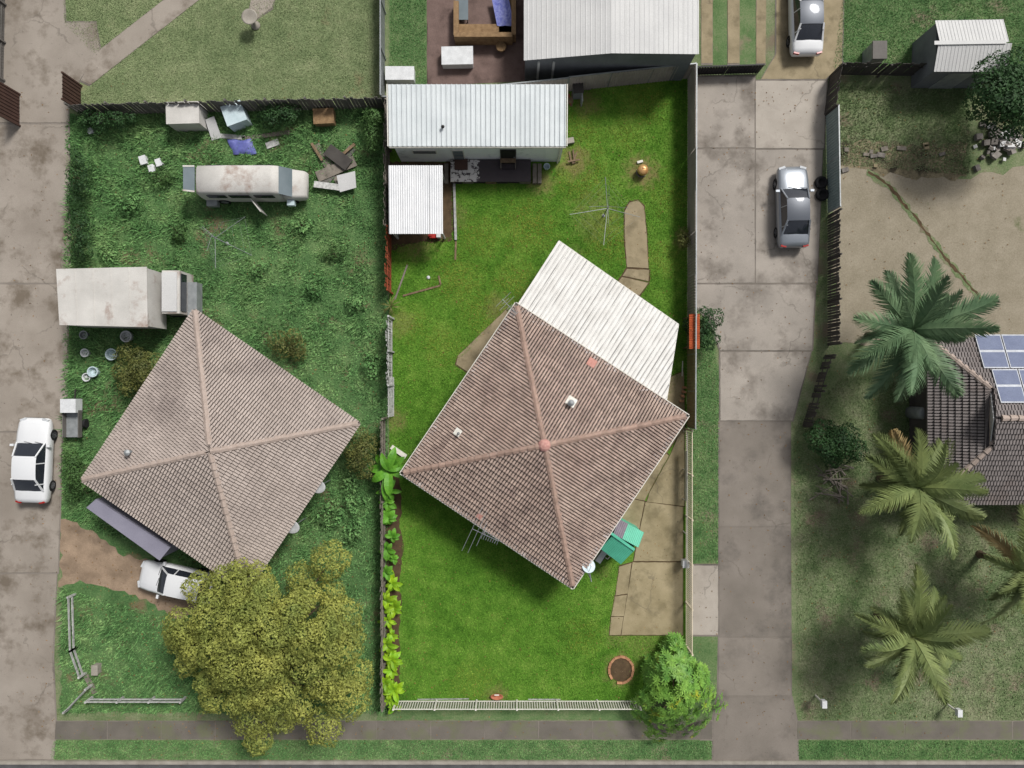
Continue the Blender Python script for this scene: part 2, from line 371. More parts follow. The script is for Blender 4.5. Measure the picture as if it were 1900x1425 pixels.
# ---------------------------------------------------------------- the ground
def sheet(name, pts, z, mat, amp=.06, seed=1, step=.35):
    P = wob(WP(pts), step, amp, seed)
    mb = MB(); mb.add([(p.x, p.y, z) for p in P], [tuple(range(len(P)))])
    o = mb.build(name, mat)
    if o.data.polygons[0].normal.z < 0: o.data.flip_normals()
    return struct(o)
mb = MB(); mb.add([(-300,-300,0),(300,-300,0),(300,300,0),(-300,300,0)], [(0,1,2,3)]); struct(mb.build('ground', 'patchy_yard'))
LOT = [(722,205),(1276,142),(1273,1300),(722,1300)]
LEFT_YARD = [(124,214),(720,196),(720,1322),(112,1322)]
BACK_LAWN = [(116,-60),(700,-60),(700,195),(150,208),(126,205)]
sheet('lawn', LOT, .012, 'lawn', .02)
sheet('weedy_yard', LEFT_YARD, .008, 'weeds', .1, 2)
sheet('back_lawn', BACK_LAWN, .008, 'dull_lawn', .1, 3)
sheet('rear_grass_strip', [(722,-60),(792,-60),(792,165),(722,175)], .012, 'verge', .04, 4)
sheet('brick_paving', [(792,-60),(980,-60),(980,150),(792,160)], .012, 'paving', .0, 4)
sheet('verge_grass', [(100,1372),(1322,1372),(1322,1409),(92,1409)], .012, 'verge', .08, 5)
sheet('verge_grass', [(1478,1372),(2000,1372),(2000,1411),(1482,1411)], .012, 'verge', .08, 6)
sheet('front_strip', [(700,1312),(1340,1312),(1330,1336),(700,1336)], .008, 'verge', .06, 7)
sheet('side_strip', [(1279,560),(1318,600),(1336,690),(1334,1046),(1279,1046)], .008, 'verge', .05, 8)
sheet('side_strip', [(1279,1180),(1333,1180),(1330,1290),(1318,1372),(1279,1334)], .014, 'verge', .05, 9)
sheet('rear_lawn', [(1566,-60),(2000,-60),(2000,130),(1540,128)], .008, 'verge', .05, 10)
sheet('dry_yard', [(1546,300),(1780,330),(2000,300),(2000,640),(1720,640),(1546,640)], .012, 'dry_yard', .2, 11, .6)
sheet('front_yard', [(1470,780),(1560,700),(2000,700),(2000,1336),(1482,1336)], .008, 'patchy_yard', .1, 12)
sheet('lot_soil_bed', [(716,868),(742,880),(746,930),(742,985),(748,1010),(742,1070),(744,1130),(741,1180),(744,1230),(740,1290),(716,1302)], .018, 'soil', .08, 13, .2)
sheet('front_dirt', [(112,960),(170,985),(230,1030),(300,1045),(390,1060),(420,1120),(330,1150),(260,1110),(200,1090),(150,1080),(112,1090)], .014, 'bare_dirt', .15, 14, .3)
sheet('carport_soil', [(722,300),(840,300),(846,345),(840,446),(800,450),(760,452),(722,468)], .018, 'soil', .08, 15, .2)
sheet('road', [(-400,1417),(2300,1417),(2300,2400),(-400,2400)], -.1+.104, 'asphalt', 0)

def slabs(name, polys, mat, z=.035, gap=.008, seed=1):
    par = None
    pts = [p for q in polys for p in q]
    root = bpy.data.objects.new(name, None); col.objects.link(root); root.location = W(sum(p[0] for p in pts)/len(pts), sum(p[1] for p in pts)/len(pts)); struct(root)
    bed = MB()
    for q in polys:
        P = WP(q); k = len(P); cc = sum(P, Vector())/k; bed.prism([p+(p-cc).normalized()*.09 for p in P], -.05, .018+.0002*polys.index(q))
    bed.build('bedding', 'soil' if name in ('lot_driveway','garden_path','house_path') else 'drive_dark', root)
    for i, q in enumerate(polys):
        P = WP(q); c = sum(P, Vector())/len(P)
        P = [p + (c-p).normalized()*gap for p in P]
        rr = random.Random(seed+i)
        MB().prism(wob(P, .25, .012, seed+i), -.05, z + rr.uniform(-.006, .006)).build('slab', mat[i] if isinstance(mat, list) else mat, root)
    return root
# right-hand shared driveway
slabs('driveway', [
    [(1281,142),(1400,142),(1400,274),(1281,274)], [(1281,277),(1400,277),(1400,525),(1281,525)],
    [(1402,150),(1534,150),(1528,275),(1402,275)], [(1402,278),(1526,278),(1516,525),(1402,525)],
    [(1281,528),(1512,528),(1506,650),(1336,650),(1318,598),(1281,556)], [(1336,653),(1504,653),(1470,780),(1336,780)],
    [(1334,783),(1466,783),(1466,976),(1334,976)], [(1334,979),(1466,979),(1467,1180),(1334,1180)],
    [(1334,1183),(1467,1183),(1467,1290),(1332,1290)], [(1331,1293),(1468,1293),(1478,1340),(1480,1412),(1323,1412),(1322,1340)],
    [(1280,1049),(1332,1049),(1332,1178),(1280,1178)],
    [(1440,-60),(1566,-60),(1562,118),(1532,147),(1412,147),(1440,100)]],
    ['drive_conc','drive_conc','drive_light','drive_conc','drive_conc','drive_conc','drive_dark','drive_dark','drive_dark','drive_dark','drive_light','path_conc'], .03)
slabs('wheel_strips', [[(1301,-60),(1322,-60),(1322,118),(1301,118)], [(1350,-60),(1372,-60),(1372,118),(1350,118)], [(1403,-60),(1422,-60),(1420,118),(1403,118)]], 'path_conc', .03)
sheet('strip_grass', [(1323,-60),(1402,-60),(1402,120),(1323,120)], .006, 'verge', 0)
slabs('left_driveway', [[(-120,-60),(116,-60),(122,60),(128,228),(-120,228)], [(-120,231),(128,231),(130,525),(-120,525)], [(-120,528),(128,528),(122,800),(-120,800)],
    [(-120,803),(116,803),(108,1062),(-120,1062)], [(-120,1065),(106,1065),(98,1220),(104,1340),(100,1408),(-120,1408)]], 'drive_left', .03, seed=20)
slabs('diagonal_path', [[(395,-20),(330,-20),(176,100),(150,150),(168,158)], [(118,42),(178,42),(186,95),(148,150),(128,206),(118,150)]], 'drive_left', .03, seed=40)
slabs('short_path', [[(478,-60),(525,-60),(505,15),(470,40),(460,32)]], 'drive_left', .03, seed=41)
fp = []
for a, b in ((100, 1322), (1479, 2000)):
    x = a
    while x < b-20:
        e = min(b, x+100); fp.append([(x, 1338), (e-1, 1338), (e-1, 1371), (x, 1371)]); x = e
slabs('footpath', fp, 'footpath', .03, .004, seed=50)
kb = bpy.data.objects.new('kerb', None); col.objects.link(kb); kb.location = W(950, 1413); struct(kb)
for x in range(-100, 2000, 90): MB().box((W(x+45, 1413.5).x, W(950, 1413.5).y, .06), (90/S-.01, .18, .14)).build('kerb_stone', 'kerb', kb)
# the lot's own concrete
slabs('lot_driveway', [
    [(1270,792),(1270,938),(1200,930),(1206,912),(1243,846),(1262,800)], [(1198,932),(1266,941),(1266,1040),(1176,1040),(1186,990)],
    [(1174,1044),(1266,1044),(1266,1177),(1153,1177)], [(1236,842),(1240,846),(1204,911),(1196,928),(1150,918),(1200,860)],
    [(1195,931),(1184,986),(1120,960),(1149,920)], [(1149,1052),(1171,1045),(1164,1100),(1142,1104)], [(1141,1107),(1163,1104),(1157,1142),(1135,1142)],
    [(1134,1145),(1156,1145),(1151,1177),(1131,1177)], [(1268,690),(1270,790),(1236,840),(1210,800),(1245,700)]], 'concrete', .04, -.025, seed=60)
slabs('garden_path', [[(1168,376),(1184,372),(1195,384),(1200,440),(1203,498),(1163,496),(1159,440),(1159,392)], [(1163,499),(1204,501),(1203,522),(1155,512)], [(1154,514),(1203,525),(1186,548),(1140,530)]], 'path_conc', .04, .004, seed=70)
slabs('house_path', [[(938,575),(948,583),(868,690),(846,676),(850,660)]], 'path_conc', .04, .004, seed=75)
GAPS = [WP(q) for q in ([(1268,690),(1270,1178),(1131,1178),(1149,1048),(1120,960),(1210,800)], [(1168,372),(1195,378),(1206,522),(1186,550),(1140,530),(1160,500),(1158,390)],
        [(938,575),(948,583),(868,690),(846,676)], [(725,200),(1048,160),(1045,302),(1005,345),(838,346),(838,440),(725,455)], [(748,877),(958,567),(1273,772),(1062,1087)], [(716,868),(746,880),(746,1290),(716,1302)])]

def blades(name, poly, n, mat, lo, hi, wid, avoid=(), seed=3, lift=.01, patches=(), flat=(.35, 1.1)):
    rg = np.random.default_rng(seed); P = np.array([(p.x, p.y) for p in WP(poly)]); mn, mx = P.min(0), P.max(0)
    pts = rg.uniform(mn, mx, (n, 2)); k = inpoly(pts, P)
    for a in avoid: k &= ~inpoly(pts, [(p.x, p.y) for p in a])
    for (px, py, rr, amt) in patches:
        w = W(px, py); d = np.hypot(pts[:, 0]-w.x, pts[:, 1]-w.y); k &= ~((d < rr*rg.uniform(.5, 1.2, n)) & (rg.uniform(0, 1, n) < amt))
    pts = pts[k]; n = len(pts); L = rg.uniform(lo, hi, n)
    if hi > .3:
        cl = np.sin(pts[:,0]*1.1+np.sin(pts[:,1]*.7)*2)*np.sin(pts[:,1]*1.3+np.cos(pts[:,0]*.9)*2)+.5*np.sin(pts[:,0]*3.1+pts[:,1]*2.3)*np.sin(pts[:,1]*2.9-pts[:,0]*1.7)
        L *= np.clip(.85+.6*cl, .3, 1.9)
    a = rg.uniform(0, 2*np.pi, n); t = rg.uniform(*flat, n)
    d = np.stack([np.cos(a)*np.sin(t), np.sin(a)*np.sin(t), np.cos(t)], 1); s = np.stack([-np.sin(a), np.cos(a), 0*a], 1)*(wid*rg.uniform(.6, 1.3, n))[:, None]
    b = np.concatenate([pts, np.full((n, 1), lift)], 1)
    V = np.stack([b-s, b+s, b+d*L[:, None]], 1).reshape(-1, 3)
    return stuff(np_mesh(name, V, 3, mat))
tag(blades('lawn_grass', LOT, 260000, 'lawn_blade', .05, .12, .017, GAPS, 3, .012, PATCH), 'short bright green grass covering the lawn around the house', 'grass')
LH = WP([(363,575),(668,785),(460,1097),(155,890)])
tag(blades('weed_growth', LEFT_YARD, 110000, 'weed_blade', .12, .38, .03, [LH, WP([(112,960),(230,1000),(420,1070),(420,1120),(330,1150),(112,1090)])], 4, .008), 'rank green weeds overgrowing the neighbouring back yard', 'weeds')
tag(blades('rear_lawn_grass', BACK_LAWN, 60000, 'dull_blade', .05, .1, .016, [WP([(395,-20),(330,-20),(176,100),(118,42),(118,206),(168,158)])], 5), 'dull yellowish mown grass on the lawn behind the rear fence', 'grass')

FY = [(1472,790),(1560,700),(2000,700),(2000,1334),(1484,1334)]
tag(blades('front_yard_grass', FY, 70000, 'yard_blade', .06, .14, .02, (), 6), 'sparse dull grass under the palms in the right front yard', 'grass')
tag(blades('terrace_grass', [(1550,160),(1800,160),(1800,325),(1550,305)], 12000, 'yard_blade', .08, .2, .02, (), 7), 'rough grass in the terraced strip above the dry yard', 'grass')
tag(blades('roadside_grass', [(100,1374),(2000,1374),(2000,1408),(94,1408)], 40000, 'weed_blade', .05, .12, .018, [WP([(1322,1370),(1480,1370),(1482,1412),(1320,1412)])], 8), 'green grass on the verge along the road', 'grass')
tag(blades('strip_blades', [(1281,600),(1316,610),(1334,700),(1332,1044),(1281,1044)], 14000, 'weed_blade', .05, .12, .017, (), 9), 'short grass in the strip between cream fence and shared driveway', 'grass')
tag(blades('rear_strip_blades', [(724,-40),(790,-40),(790,165),(724,175)], 8000, 'weed_blade', .05, .11, .016, (), 10), 'short grass in the narrow rear strip above the cabin', 'grass')
tag(blades('rear_yard_blades', [(1568,-40),(1960,-40),(1960,126),(1545,126)], 30000, 'weed_blade', .05, .13, .018, (), 12), 'green grass around the grey gabled shed top right', 'grass')
sheet('terrace_soil', [(1550,268),(1620,262),(1700,272),(1790,266),(1792,330),(1700,335),(1630,322),(1552,312)], .016, 'terrace', .2, 33, .3)

# ---------------------------------------------------------------- roofs and buildings
TW, TG = .32, .31
def tile_vs():
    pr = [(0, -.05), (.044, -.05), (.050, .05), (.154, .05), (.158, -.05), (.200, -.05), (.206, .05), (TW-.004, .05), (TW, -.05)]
    vs = [(u, -.012, z+.085) for u, z in pr] + [(u, TG-.034, z+.004) for u, z in pr] + [(0, -.012, -.06), (TW, -.012, -.06)]  # courses stop short, so dark underlay stands in for the butts' shadow
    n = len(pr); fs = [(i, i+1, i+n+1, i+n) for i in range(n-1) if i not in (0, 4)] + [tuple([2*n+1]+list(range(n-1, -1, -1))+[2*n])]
    return vs, fs
TV, TF = tile_vs()
def frame_of(A, B, inside):
    u = (B-A).normalized(); n = u.cross(inside-A).normalized()
    if n.z < 0: n = -n
    v = n.cross(u)
    if v.dot(inside-A) < 0: u = -u; v = n.cross(u); A, B = B, A
    return A, u, v, n
def tile_face(poly, parts, rest, limit=0, mesh=None, parent=None, gauge=TG, tw=TW, zoff=.075):
    # poly: 3D points, poly[0]-poly[1] is the eave
    c = sum(poly, Vector())/len(poly); A, u, v, n = frame_of(poly[0], poly[1], c)
    q = [((p-A).dot(u), (p-A).dot(v)) for p in poly]
    vmax = max(p[1] for p in q)
    def rng(y):
        xs = []
        for i in range(len(q)):
            (x0, y0), (x1, y1) = q[i], q[(i+1) % len(q)]
            if abs(y0-y1) < 1e-6: continue
            if min(y0, y1)-1e-6 <= y <= max(y0, y1)+1e-6: xs.append(x0+(x1-x0)*(y-y0)/(y1-y0))
        return (min(xs), max(xs)) if xs else (0, 0)
    M4 = Matrix((u, v, n)).transposed().to_4x4(); made = 0
    for r in range(int(vmax/gauge)+1):
        v0 = r*gauge; a0, b0 = rng(max(.001, v0)); a1, b1 = rng(min(vmax-.001, v0+gauge))
        lo, hi = min(a0, a1), max(b0, b1)
        for cidx in range(int(math.floor(lo/tw)), int(math.ceil(hi/tw))):
            x = cidx*tw; jit = R.uniform(-.004, .006)
            if x+tw < lo or x > hi: continue
            full = x >= max(a0, a1) and x+tw <= min(b0, b1) and v0+gauge < vmax
            o = A+u*x+v*v0+n*(zoff+jit)
            if full and made < limit:
                m = M4.copy(); m.translation = o; place(mesh, 'roof_tile', m, parent); made += 1
            else:
                vs = []
                for (tx, ty, tz) in TV:
                    yy = min(max(v0+ty*gauge/TG, -.035), vmax); l, h = rng(min(max(yy, .001), vmax-.001))
                    xx = min(max(x+tx*tw/TW, l), h); vs.append(A+u*xx+v*yy+n*(zoff+jit+tz))
                if max((p-A).dot(u) for p in vs)-min((p-A).dot(u) for p in vs) > .02: rest.add(vs, TF)
def cap_mesh(mat, w=.31, L=.42):
    mb = MB(); pr = [(-w/2, -.06), (-w*.34, .03), (0, .075), (w*.34, .03), (w/2, -.06)]
    vs = [(x*1.16, 0, z+.05) for x, z in pr] + [(x*.94, L, z) for x, z in pr]
    mb.add(vs, [(i, i+1, i+6, i+5) for i in range(4)] + [(4, 3, 2, 1, 0), (5, 6, 7, 8, 9)])
    return mesh_of(mb, 'ridge_cap', mat)
def caps(p, q, mesh, parent, name='ridge_cap', step=.4):
    d = (q-p); L = d.length; d.normalize(); x = d.cross(Vector((0,0,1))).normalized(); z = x.cross(d)
    for i in range(int(L/step)):
        m = Matrix((x, d, z)).transposed().to_4x4(); m.translation = p+d*(i*step+.03)+z*.125
        place(mesh, name, m @ Matrix.Rotation(R.uniform(-.05, .05), 4, 'Z') @ Matrix.Rotation(R.uniform(-.05, .05), 4, 'Y'), parent)
def gutter(p, q, out, parent, mat='white_paint'):
    mb = MB(); o = Vector(out).normalized(); z = Vector((0, 0, 1))
    mb.beam(p+o*.14-z*.02, q+o*.14-z*.02, .04, .12); mb.beam(p+o*.006-z*.05, q+o*.006-z*.05, .014, .1)
    mb.beam(p+o*.065-z*.1, q+o*.065-z*.1, .12, .012)
    g = mb.build('gutter', mat, parent)
    m2 = MB(); m2.beam(p+o*.065-z*.078, q+o*.065-z*.078, .095, .02); m2.build('gutter_litter', 'soil', g)
    return g
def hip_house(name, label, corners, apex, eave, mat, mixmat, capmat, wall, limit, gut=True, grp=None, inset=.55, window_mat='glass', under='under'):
    # corners counter-clockwise from above; pyramid hip roof
    c0 = sum(corners, Vector())/4
    t = thing(name, label, 'house', (c0.x, c0.y, 0), grp)
    foot = [p+(c0-p)*(inset/(c0-p).length*1.35) for p in corners]
    mb = MB().prism(foot, 0, eave-.05); mb.build('wall', wall, t)
    for i in range(4):
        a, b = foot[i], foot[(i+1) % 4]; d = (b-a); L = d.length; d.normalize(); nrm = Vector((d.y, -d.x, 0))
        if nrm.dot(a-c0) < 0: nrm = -nrm
        for s in (.25, .7):
            p = a+d*L*s; p.z = 1.45; ang = math.atan2(d.y, d.x)
            w = MB().box(p+nrm*.02, (1.5, .06, 1.1), ang).build('window', 'white_paint', t); MB().box(p+nrm*.045, (1.38, .03, .98), ang).build('pane', window_mat, w)
    mb = MB(); low = [Vector((p.x, p.y, eave-.14)) for p in corners]; ce = [Vector((p.x, p.y, eave)) for p in corners]
    mb.add(ce+[apex]+low, [(0,1,4),(1,2,4),(2,3,4),(3,0,4),(0,5,6,1),(1,6,7,2),(2,7,8,3),(3,8,5,0),(8,7,6,5)])
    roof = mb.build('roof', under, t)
    tm = MB().add(TV, TF); tmesh = mesh_of(tm, 'roof_tile', mat); rest = MB()
    for i in range(4):
        f = [ce[i], ce[(i+1) % 4], apex]
        tile_face(f, None, rest, limit if i == 0 else 0, tmesh, roof)
    stuff(rest.build('tile_courses', mixmat, roof))
    cm = cap_mesh(capmat)
    for p in ce: caps(p+(apex-p)*.012, apex, cm, roof)
    if gut:
        for i in range(4):
            a, b = ce[i], ce[(i+1) % 4]; d = (b-a).normalized(); gutter(a-d*.1, b+d*.1, (d.y, -d.x, 0), t)
    return t, roof, ce

EV = 2.75
cor = [W(748,877,EV), W(1062,1087,EV), W(1273,772,EV), W(958,567,EV)]     # ccw starting with the SW eave
apex = W(1010,826,4.75)
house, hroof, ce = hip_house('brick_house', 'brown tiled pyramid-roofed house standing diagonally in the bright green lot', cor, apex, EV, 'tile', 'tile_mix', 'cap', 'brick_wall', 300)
MB().lathe(apex+Vector((0,0,.09)), [(.34,-.06),(.3,.06),(.2,.14),(.06,.18)], 9).build('apex_cap', 'mortar_pink', hroof)['label'] = 'pinkish mortar cap at the roof peak'
def on_roof(px, py, face, lift=0):
    a, b, c = face; n = (b-a).cross(c-a).normalized(); k = Vector(((px-950)/S, (712.5-py)/S, 0)); o = Vector((0, 0, H)); d = (k-o)
    t = (a-o).dot(n)/d.dot(n); return o+d*t+n*lift, n
def roof_patch(px, py, fi, size, mat, name, label, lift=.2, flue=None, rz=0):
    a, b = ce[fi], ce[(fi+1) % 4]; p, n = on_roof(px, py, (a, b, apex)); n = n if n.z > 0 else -n
    u = (b-a).normalized(); v = n.cross(u); m3 = Matrix((u, v, n)).transposed()
    o = MB().box(p+n*lift, (size[0], size[1], .03), M3=m3).build(name, mat, hroof); o['label'] = label
    if flue:
        MB().tube(p, p+Vector((0,0,.55)), flue, flue, 12).lathe(p+Vector((0,0,.55)), [(flue*1.7,-.02),(flue*1.7,.05),(flue*.4,.14)], 12).build('flue_pipe', 'galv', hroof)
    return o
roof_patch(1058,747,2,(.5,.5),'white_paint','flashing','white square flashing around the flue pipe', flue=.1)
roof_patch(852,803,3,(.38,.38),'white_paint','vent_flashing','small white flashing on the north-west slope', flue=.045)
roof_patch(1096,675,2,(.46,.46),'tile_pink','replaced_tile','pinkish newer tiles', .19)
roof_patch(891,955,0,(.27,.3),'tile_pink','replaced_tile','reddish newer tile by the aerial', .185)
# eave barge piece, red
p, q = W(749,880,2.62), W(800,914,2.62)
MB().beam(p, q, .05, .16).build('fascia_board', 'terracotta', house)['label'] = 'red painted end of the fascia'

# neighbouring house on the left
EL = 2.75
lc = [W(155,890,EL), W(460,1097,EL), W(668,785,EL), W(363,575,EL)]
nh, nroof, nce = hip_house('tiled_house', 'faded grey-brown pyramid-roofed house in the weedy yard on the left', lc, W(391,838,4.75), EL, 'tile_n', 'tile_n', 'cap_n', 'lilac_wall', 0, gut=False, under='under_n')
p, n = on_roof(246,838,(nce[3],nce[0],W(391,838,4.75)))
MB().tube(p, p+Vector((0,0,.5)), .09, .09, 10).lathe(p+Vector((0,0,.5)), [(.16,0),(.16,.05),(.03,.14)], 10).build('flue_pipe', 'galv', nroof)
# lean-to room below its lower-left eave
ex = thing('lean_to', 'low lilac-grey lean-to room along the faded roofed house', 'outbuilding', W(240,985))
q = [W(178,926,2.3), W(316,1016,2.3), W(296,1040,2.2), W(160,942,2.2)]
MB().prism([(p.x, p.y) for p in [W(x,y,2.2) for x, y in ((180,925),(316,1014),(298,1036),(164,941))]], 0, 2.15).build('wall', 'lilac_wall', ex)
MB().plate(q, .05).build('roof', 'lilac_wall', ex)
a_, b_ = W(164,941,2.2), W(298,1036,2.2); dd_ = (b_-a_).normalized(); nn_ = Vector((dd_.y, -dd_.x, 0)); nn_ = nn_ if nn_.x < 0 else -nn_
for t_ in (.3, .72):
    p_ = a_.lerp(b_, t_); p_.z = 1.35
    w = MB().box(p_+nn_*.02, (.9,.06,.9), math.atan2(dd_.y, dd_.x)).build('window', 'white_paint', ex); MB().box(p_+nn_*.045, (.8,.03,.8), math.atan2(dd_.y, dd_.x)).build('pane', 'glass', w)

# dutch-gable house on the right
rh = thing('tiled_house', 'dark grey tiled house with solar panels on the right edge', 'house', W(1950,780))
E2, T2 = 2.6, 5.0
def RW(px, py, f): return W(px, py, E2+(T2-E2)*f)
TL, BL, TR, BR = RW(1722,630,0), RW(1722,932,0), RW(2250,630,0), RW(2250,932,0)
A1, A2 = RW(1840,723,.63), RW(1839,828,.63); K, KR = RW(1846,776,1), RW(2250,776,1)
MB().prism([(p.x, p.y) for p in [TL+Vector((.5,-.5,0)), TR+Vector((0,-.5,0)), BR+Vector((0,.5,0)), BL+Vector((.5,.5,0))]], 0, E2-.05).build('wall', 'fence_dark', rh)
mbr = MB(); lo_ = [Vector((p.x, p.y, E2-.15)) for p in (TL, BL, BR, TR)]
mbr.add([TL, BL, BR, TR, A1, A2, K, KR]+lo_, [(0,1,5,4),(0,4,6,7,3),(1,2,7,6,5),(4,5,6),(3,7,2),(8,9,1,0),(9,10,2,1),(11,8,0,3),(11,10,9,8)])
rroof = mbr.build('roof', 'under_r', rh)
rest = MB()
for f in ([TL,BL,A2,A1],[TR,TL,A1,K,KR],[BL,BR,KR,K,A2]): tile_face([Vector(x) for x in f], None, rest)
stuff(rest.build('tile_courses', 'tile_r', rroof))
MB().plate([A1+Vector((-.03,0,.0)), A2+Vector((-.03,0,0)), K+Vector((-.03,0,0))], .04).build('gablet', 'white_far', rroof)
cmr = cap_mesh('cap_n', .3)
for a, b in ((TL,A1),(BL,A2),(A2,A1),(K,KR)): caps(a+(b-a)*.02, b, cmr, rroof)
for i, (x, y) in enumerate(((1803,626),(1852,626),(1901,626),(1834,690),(1883,690))):
    A, u, v, n = frame_of(TR, TL, A1); o = []
    for dx, dy in ((0,0),(47,0),(47,62),(0,62)):
        xx = x+dx+dy*.28; o.append(on_roof(xx, y+dy, (TR,TL,A1), .27)[0] if n.z else None)
    nn = (TL-TR).cross(A1-TR).normalized(); nn = nn if nn.z > 0 else -nn
    o = [p if (p-TR).dot(nn) > 0 else p-nn*2*(p-TR).dot(nn) for p in o]
    c = sum(o, Vector())/4
    sp = thing('solar_panel', ['leftmost solar panel of the upper row','second solar panel of the upper row','solar panel of the upper row at the photo edge','left solar panel of the lower row','solar panel of the lower row at the photo edge'][i], 'solar panel', c, 'solar panels on the dark roof')
    MB().plate(o, .05).build('frame', 'alu', sp)
    m = MB()
    for s in range(1):
        for k in range(2):
            f = lambda a, b: (o[0]*(1-a)+o[1]*a)*(1-b)+(o[3]*(1-a)+o[2]*a)*b
            g = .035; m.plate([f(g, k/2+g)+nn*.008, f(1-g, k/2+g)+nn*.008, f(1-g, (k+1)/2-g)+nn*.008, f(g, (k+1)/2-g)+nn*.008], .006)
    m.build('cells', 'solar', sp)

# ribbed sheet roofing -------------------------------------------------
def ribs(A, u, v, width, vlen, mat, name, parent, pitch=.2, hgt=.035, n=None, vfun=None, kind='trap'):
    # a roof sheet: profile across u, running along v; vfun(u)->(v0,v1)
    n = n or u.cross(v).normalized()
    if n.z < 0: n = -n
    pr = []; k = max(1, round(width/pitch)); pw = width/k
    for i in range(k):
        b = i*pw
        if kind == 'trap': pr += [(b, 0), (b+pw*.66, 0), (b+pw*.74, hgt), (b+pw*.9, hgt), (b+pw*.98, 0)]
        else: pr += [(b, 0), (b+pw*.25, hgt*.5), (b+pw*.5, hgt), (b+pw*.75, hgt*.5)]
    pr.append((width-.004, 0)); mb = MB(); vs = []
    for x, z in pr:
        a, b = vfun(x) if vfun else (0, vlen)
        vs += [A+u*x+v*a+n*z, A+u*x+v*b+n*z, A+u*x+v*a+n*(z-.012), A+u*x+v*b+n*(z-.012)]
    fs = []
    for i in range(len(pr)-1):
        o = i*4; fs += [(o, o+4, o+5, o+1), (o+2, o+3, o+7, o+6), (o, o+2, o+6, o+4), (o+1, o+5, o+7, o+3)]
    return mb.add(vs, fs).build(name, mat, parent)

# granny flat at the back
gf = thing('garden_cabin', 'long pale cabin with ribbed white roof at the back of the lot', 'cabin', W(886,225))
x0, x1, y0, y1 = -6.22, 2.70, 12.5, 15.35
MB().box(((x0+x1)/2, (y0+y1)/2, 1.28), (x1-x0, y1-y0, 2.56)).build('wall', 'pale_wall', gf)
A = W(722,272,2.72); B = W(1050,272,2.72); Tt = W(1050,157,3.0); v = Vector((0, Tt.y-A.y, Tt.z-A.z)); vl = v.length; v.normalize()
nsh = 12; wd = (B.x-A.x)/nsh
for i in range(nsh): ribs(A+Vector((i*wd,0,.03+.002*(i % 2))), Vector((1,0,0)), v, wd, vl, 'white_roof', 'roof_sheet', gf, .24, .055)
MB().beam(A+Vector((0,-.06,-.02)), B+Vector((0,-.06,-.02)), .015, .12).beam(A+Vector((0,.0,-.06)), B+Vector((0,.0,-.06)), .12, .012).build('gutter', 'white_paint', gf)
MB().beam(B+Vector((.05,0,.03)), Vector((B.x+.05, Tt.y, Tt.z+.03)), .05, .14).build('barge_board', 'white_paint', gf)
MB().beam(A+Vector((-.05,0,.03)), Vector((A.x-.05, Tt.y, Tt.z+.03)), .05, .14).build('barge_board', 'white_paint', gf)
p = W(822,237,2.86); MB().tube(p, p+Vector((0,0,.16)), .04, .04, 8).lathe(p+Vector((0,0,.16)), [(.1,0),(.02,.12)], 8).build('vent_cowl', 'dark_metal', gf)
w = MB().box((W(854,300).x, y0-.03, 1.15), (.62, .06, 1.7)).build('louvre_window', 'white_paint', gf)
for k in range(6): MB().box((W(854,300).x, y0-.075, .45+k*.28), (.54, .03, .2)).build('louvre_pane', 'screen_glass' if k % 2 else 'grey_wall', w)
d = MB().box((W(943,300).x, y0-.03, 1.08), (.86, .06, 1.98)).build('door', 'dark_metal', gf); MB().box((W(943,300).x, y0-.07, 1.1), (.72, .03, 1.8)).build('screen_mesh', 'black', d); MB().box((W(943,300).x+.33, y0-.1, 1.05), (.04,.05,.12)).build('handle', 'metal', d)
w = MB().box((W(795,300).x, y0-.03, 1.75), (1.3, .06, .5)).build('high_window', 'white_paint', gf); MB().box((W(795,300).x, y0-.055, 1.75), (1.2, .03, .4)).build('pane', 'grey_wall', w)
for xx in (W(812,300).x, W(870,300).x, W(905,300).x, W(985,300).x, W(1010,300).x): MB().box((xx, y0-.008, 1.25), (.04, .016, 2.4)).build('cover_strip', 'pale_wall', gf)
MB().tube((x1-.15, y0-.08, 0), (x1-.15, y0-.08, 2.6), .05).build('downpipe', 'white_paint', gf)
# deck in front
dk = thing('timber_deck', 'dark painted deck with peeling white paint before the cabin door', 'deck', W(910,325))
f = .987
dx0, dx1, dy0, dy1, dz = W(836,320).x*f, W(985,320).x*f, W(0,337).y*f, 12.45, .5
MB().box(((dx0+dx1)/2, (dy0+dy1)/2, dz-.03), (dx1-dx0, dy1-dy0, .06)).build('deck_floor', 'deck_paint', dk)
for i in range(7):
    a = dx0+(dx1-dx0)*i/7; MB().box((a+(dx1-dx0)/14, dy0+.04+.02*(i % 3), .22), ((dx1-dx0)/7-.02-.05*(i % 2), .05, .42)).build('skirt_board', ['dark_deck','timber_grey','dark_deck','timber','dark_deck','dark_deck','timber_grey'][i], dk)
for i in range(4):
    for yy in (dy0+.12, dy1-.12): MB().box((dx0+.1+(dx1-dx0-.2)*i/3, yy, .22), (.1, .1, .44)).build('post', 'timber', dk)
MB().box((W(857,310).x, dy1-.3, dz+.09), (.72, .55, .17)).build('door_mat', 'fence_brown', dk)
st = thing('door_step', 'weathered timber step box on the dark deck below the cabin door', 'step', (W(943,309).x, dy1-.3, dz))
MB().box((W(943,309).x, dy1-.14, dz+.31), (.86,.26,.04)).build('tread', 'timber', st); MB().box((W(943,309).x, dy1-.42, dz+.17), (.86,.26,.04)).build('tread', 'dark_deck', st)
for s in (-.4, .4): MB().box((W(943,309).x+s, dy1-.28, dz+.15), (.04,.54,.29)).build('side', 'timber_grey', st)
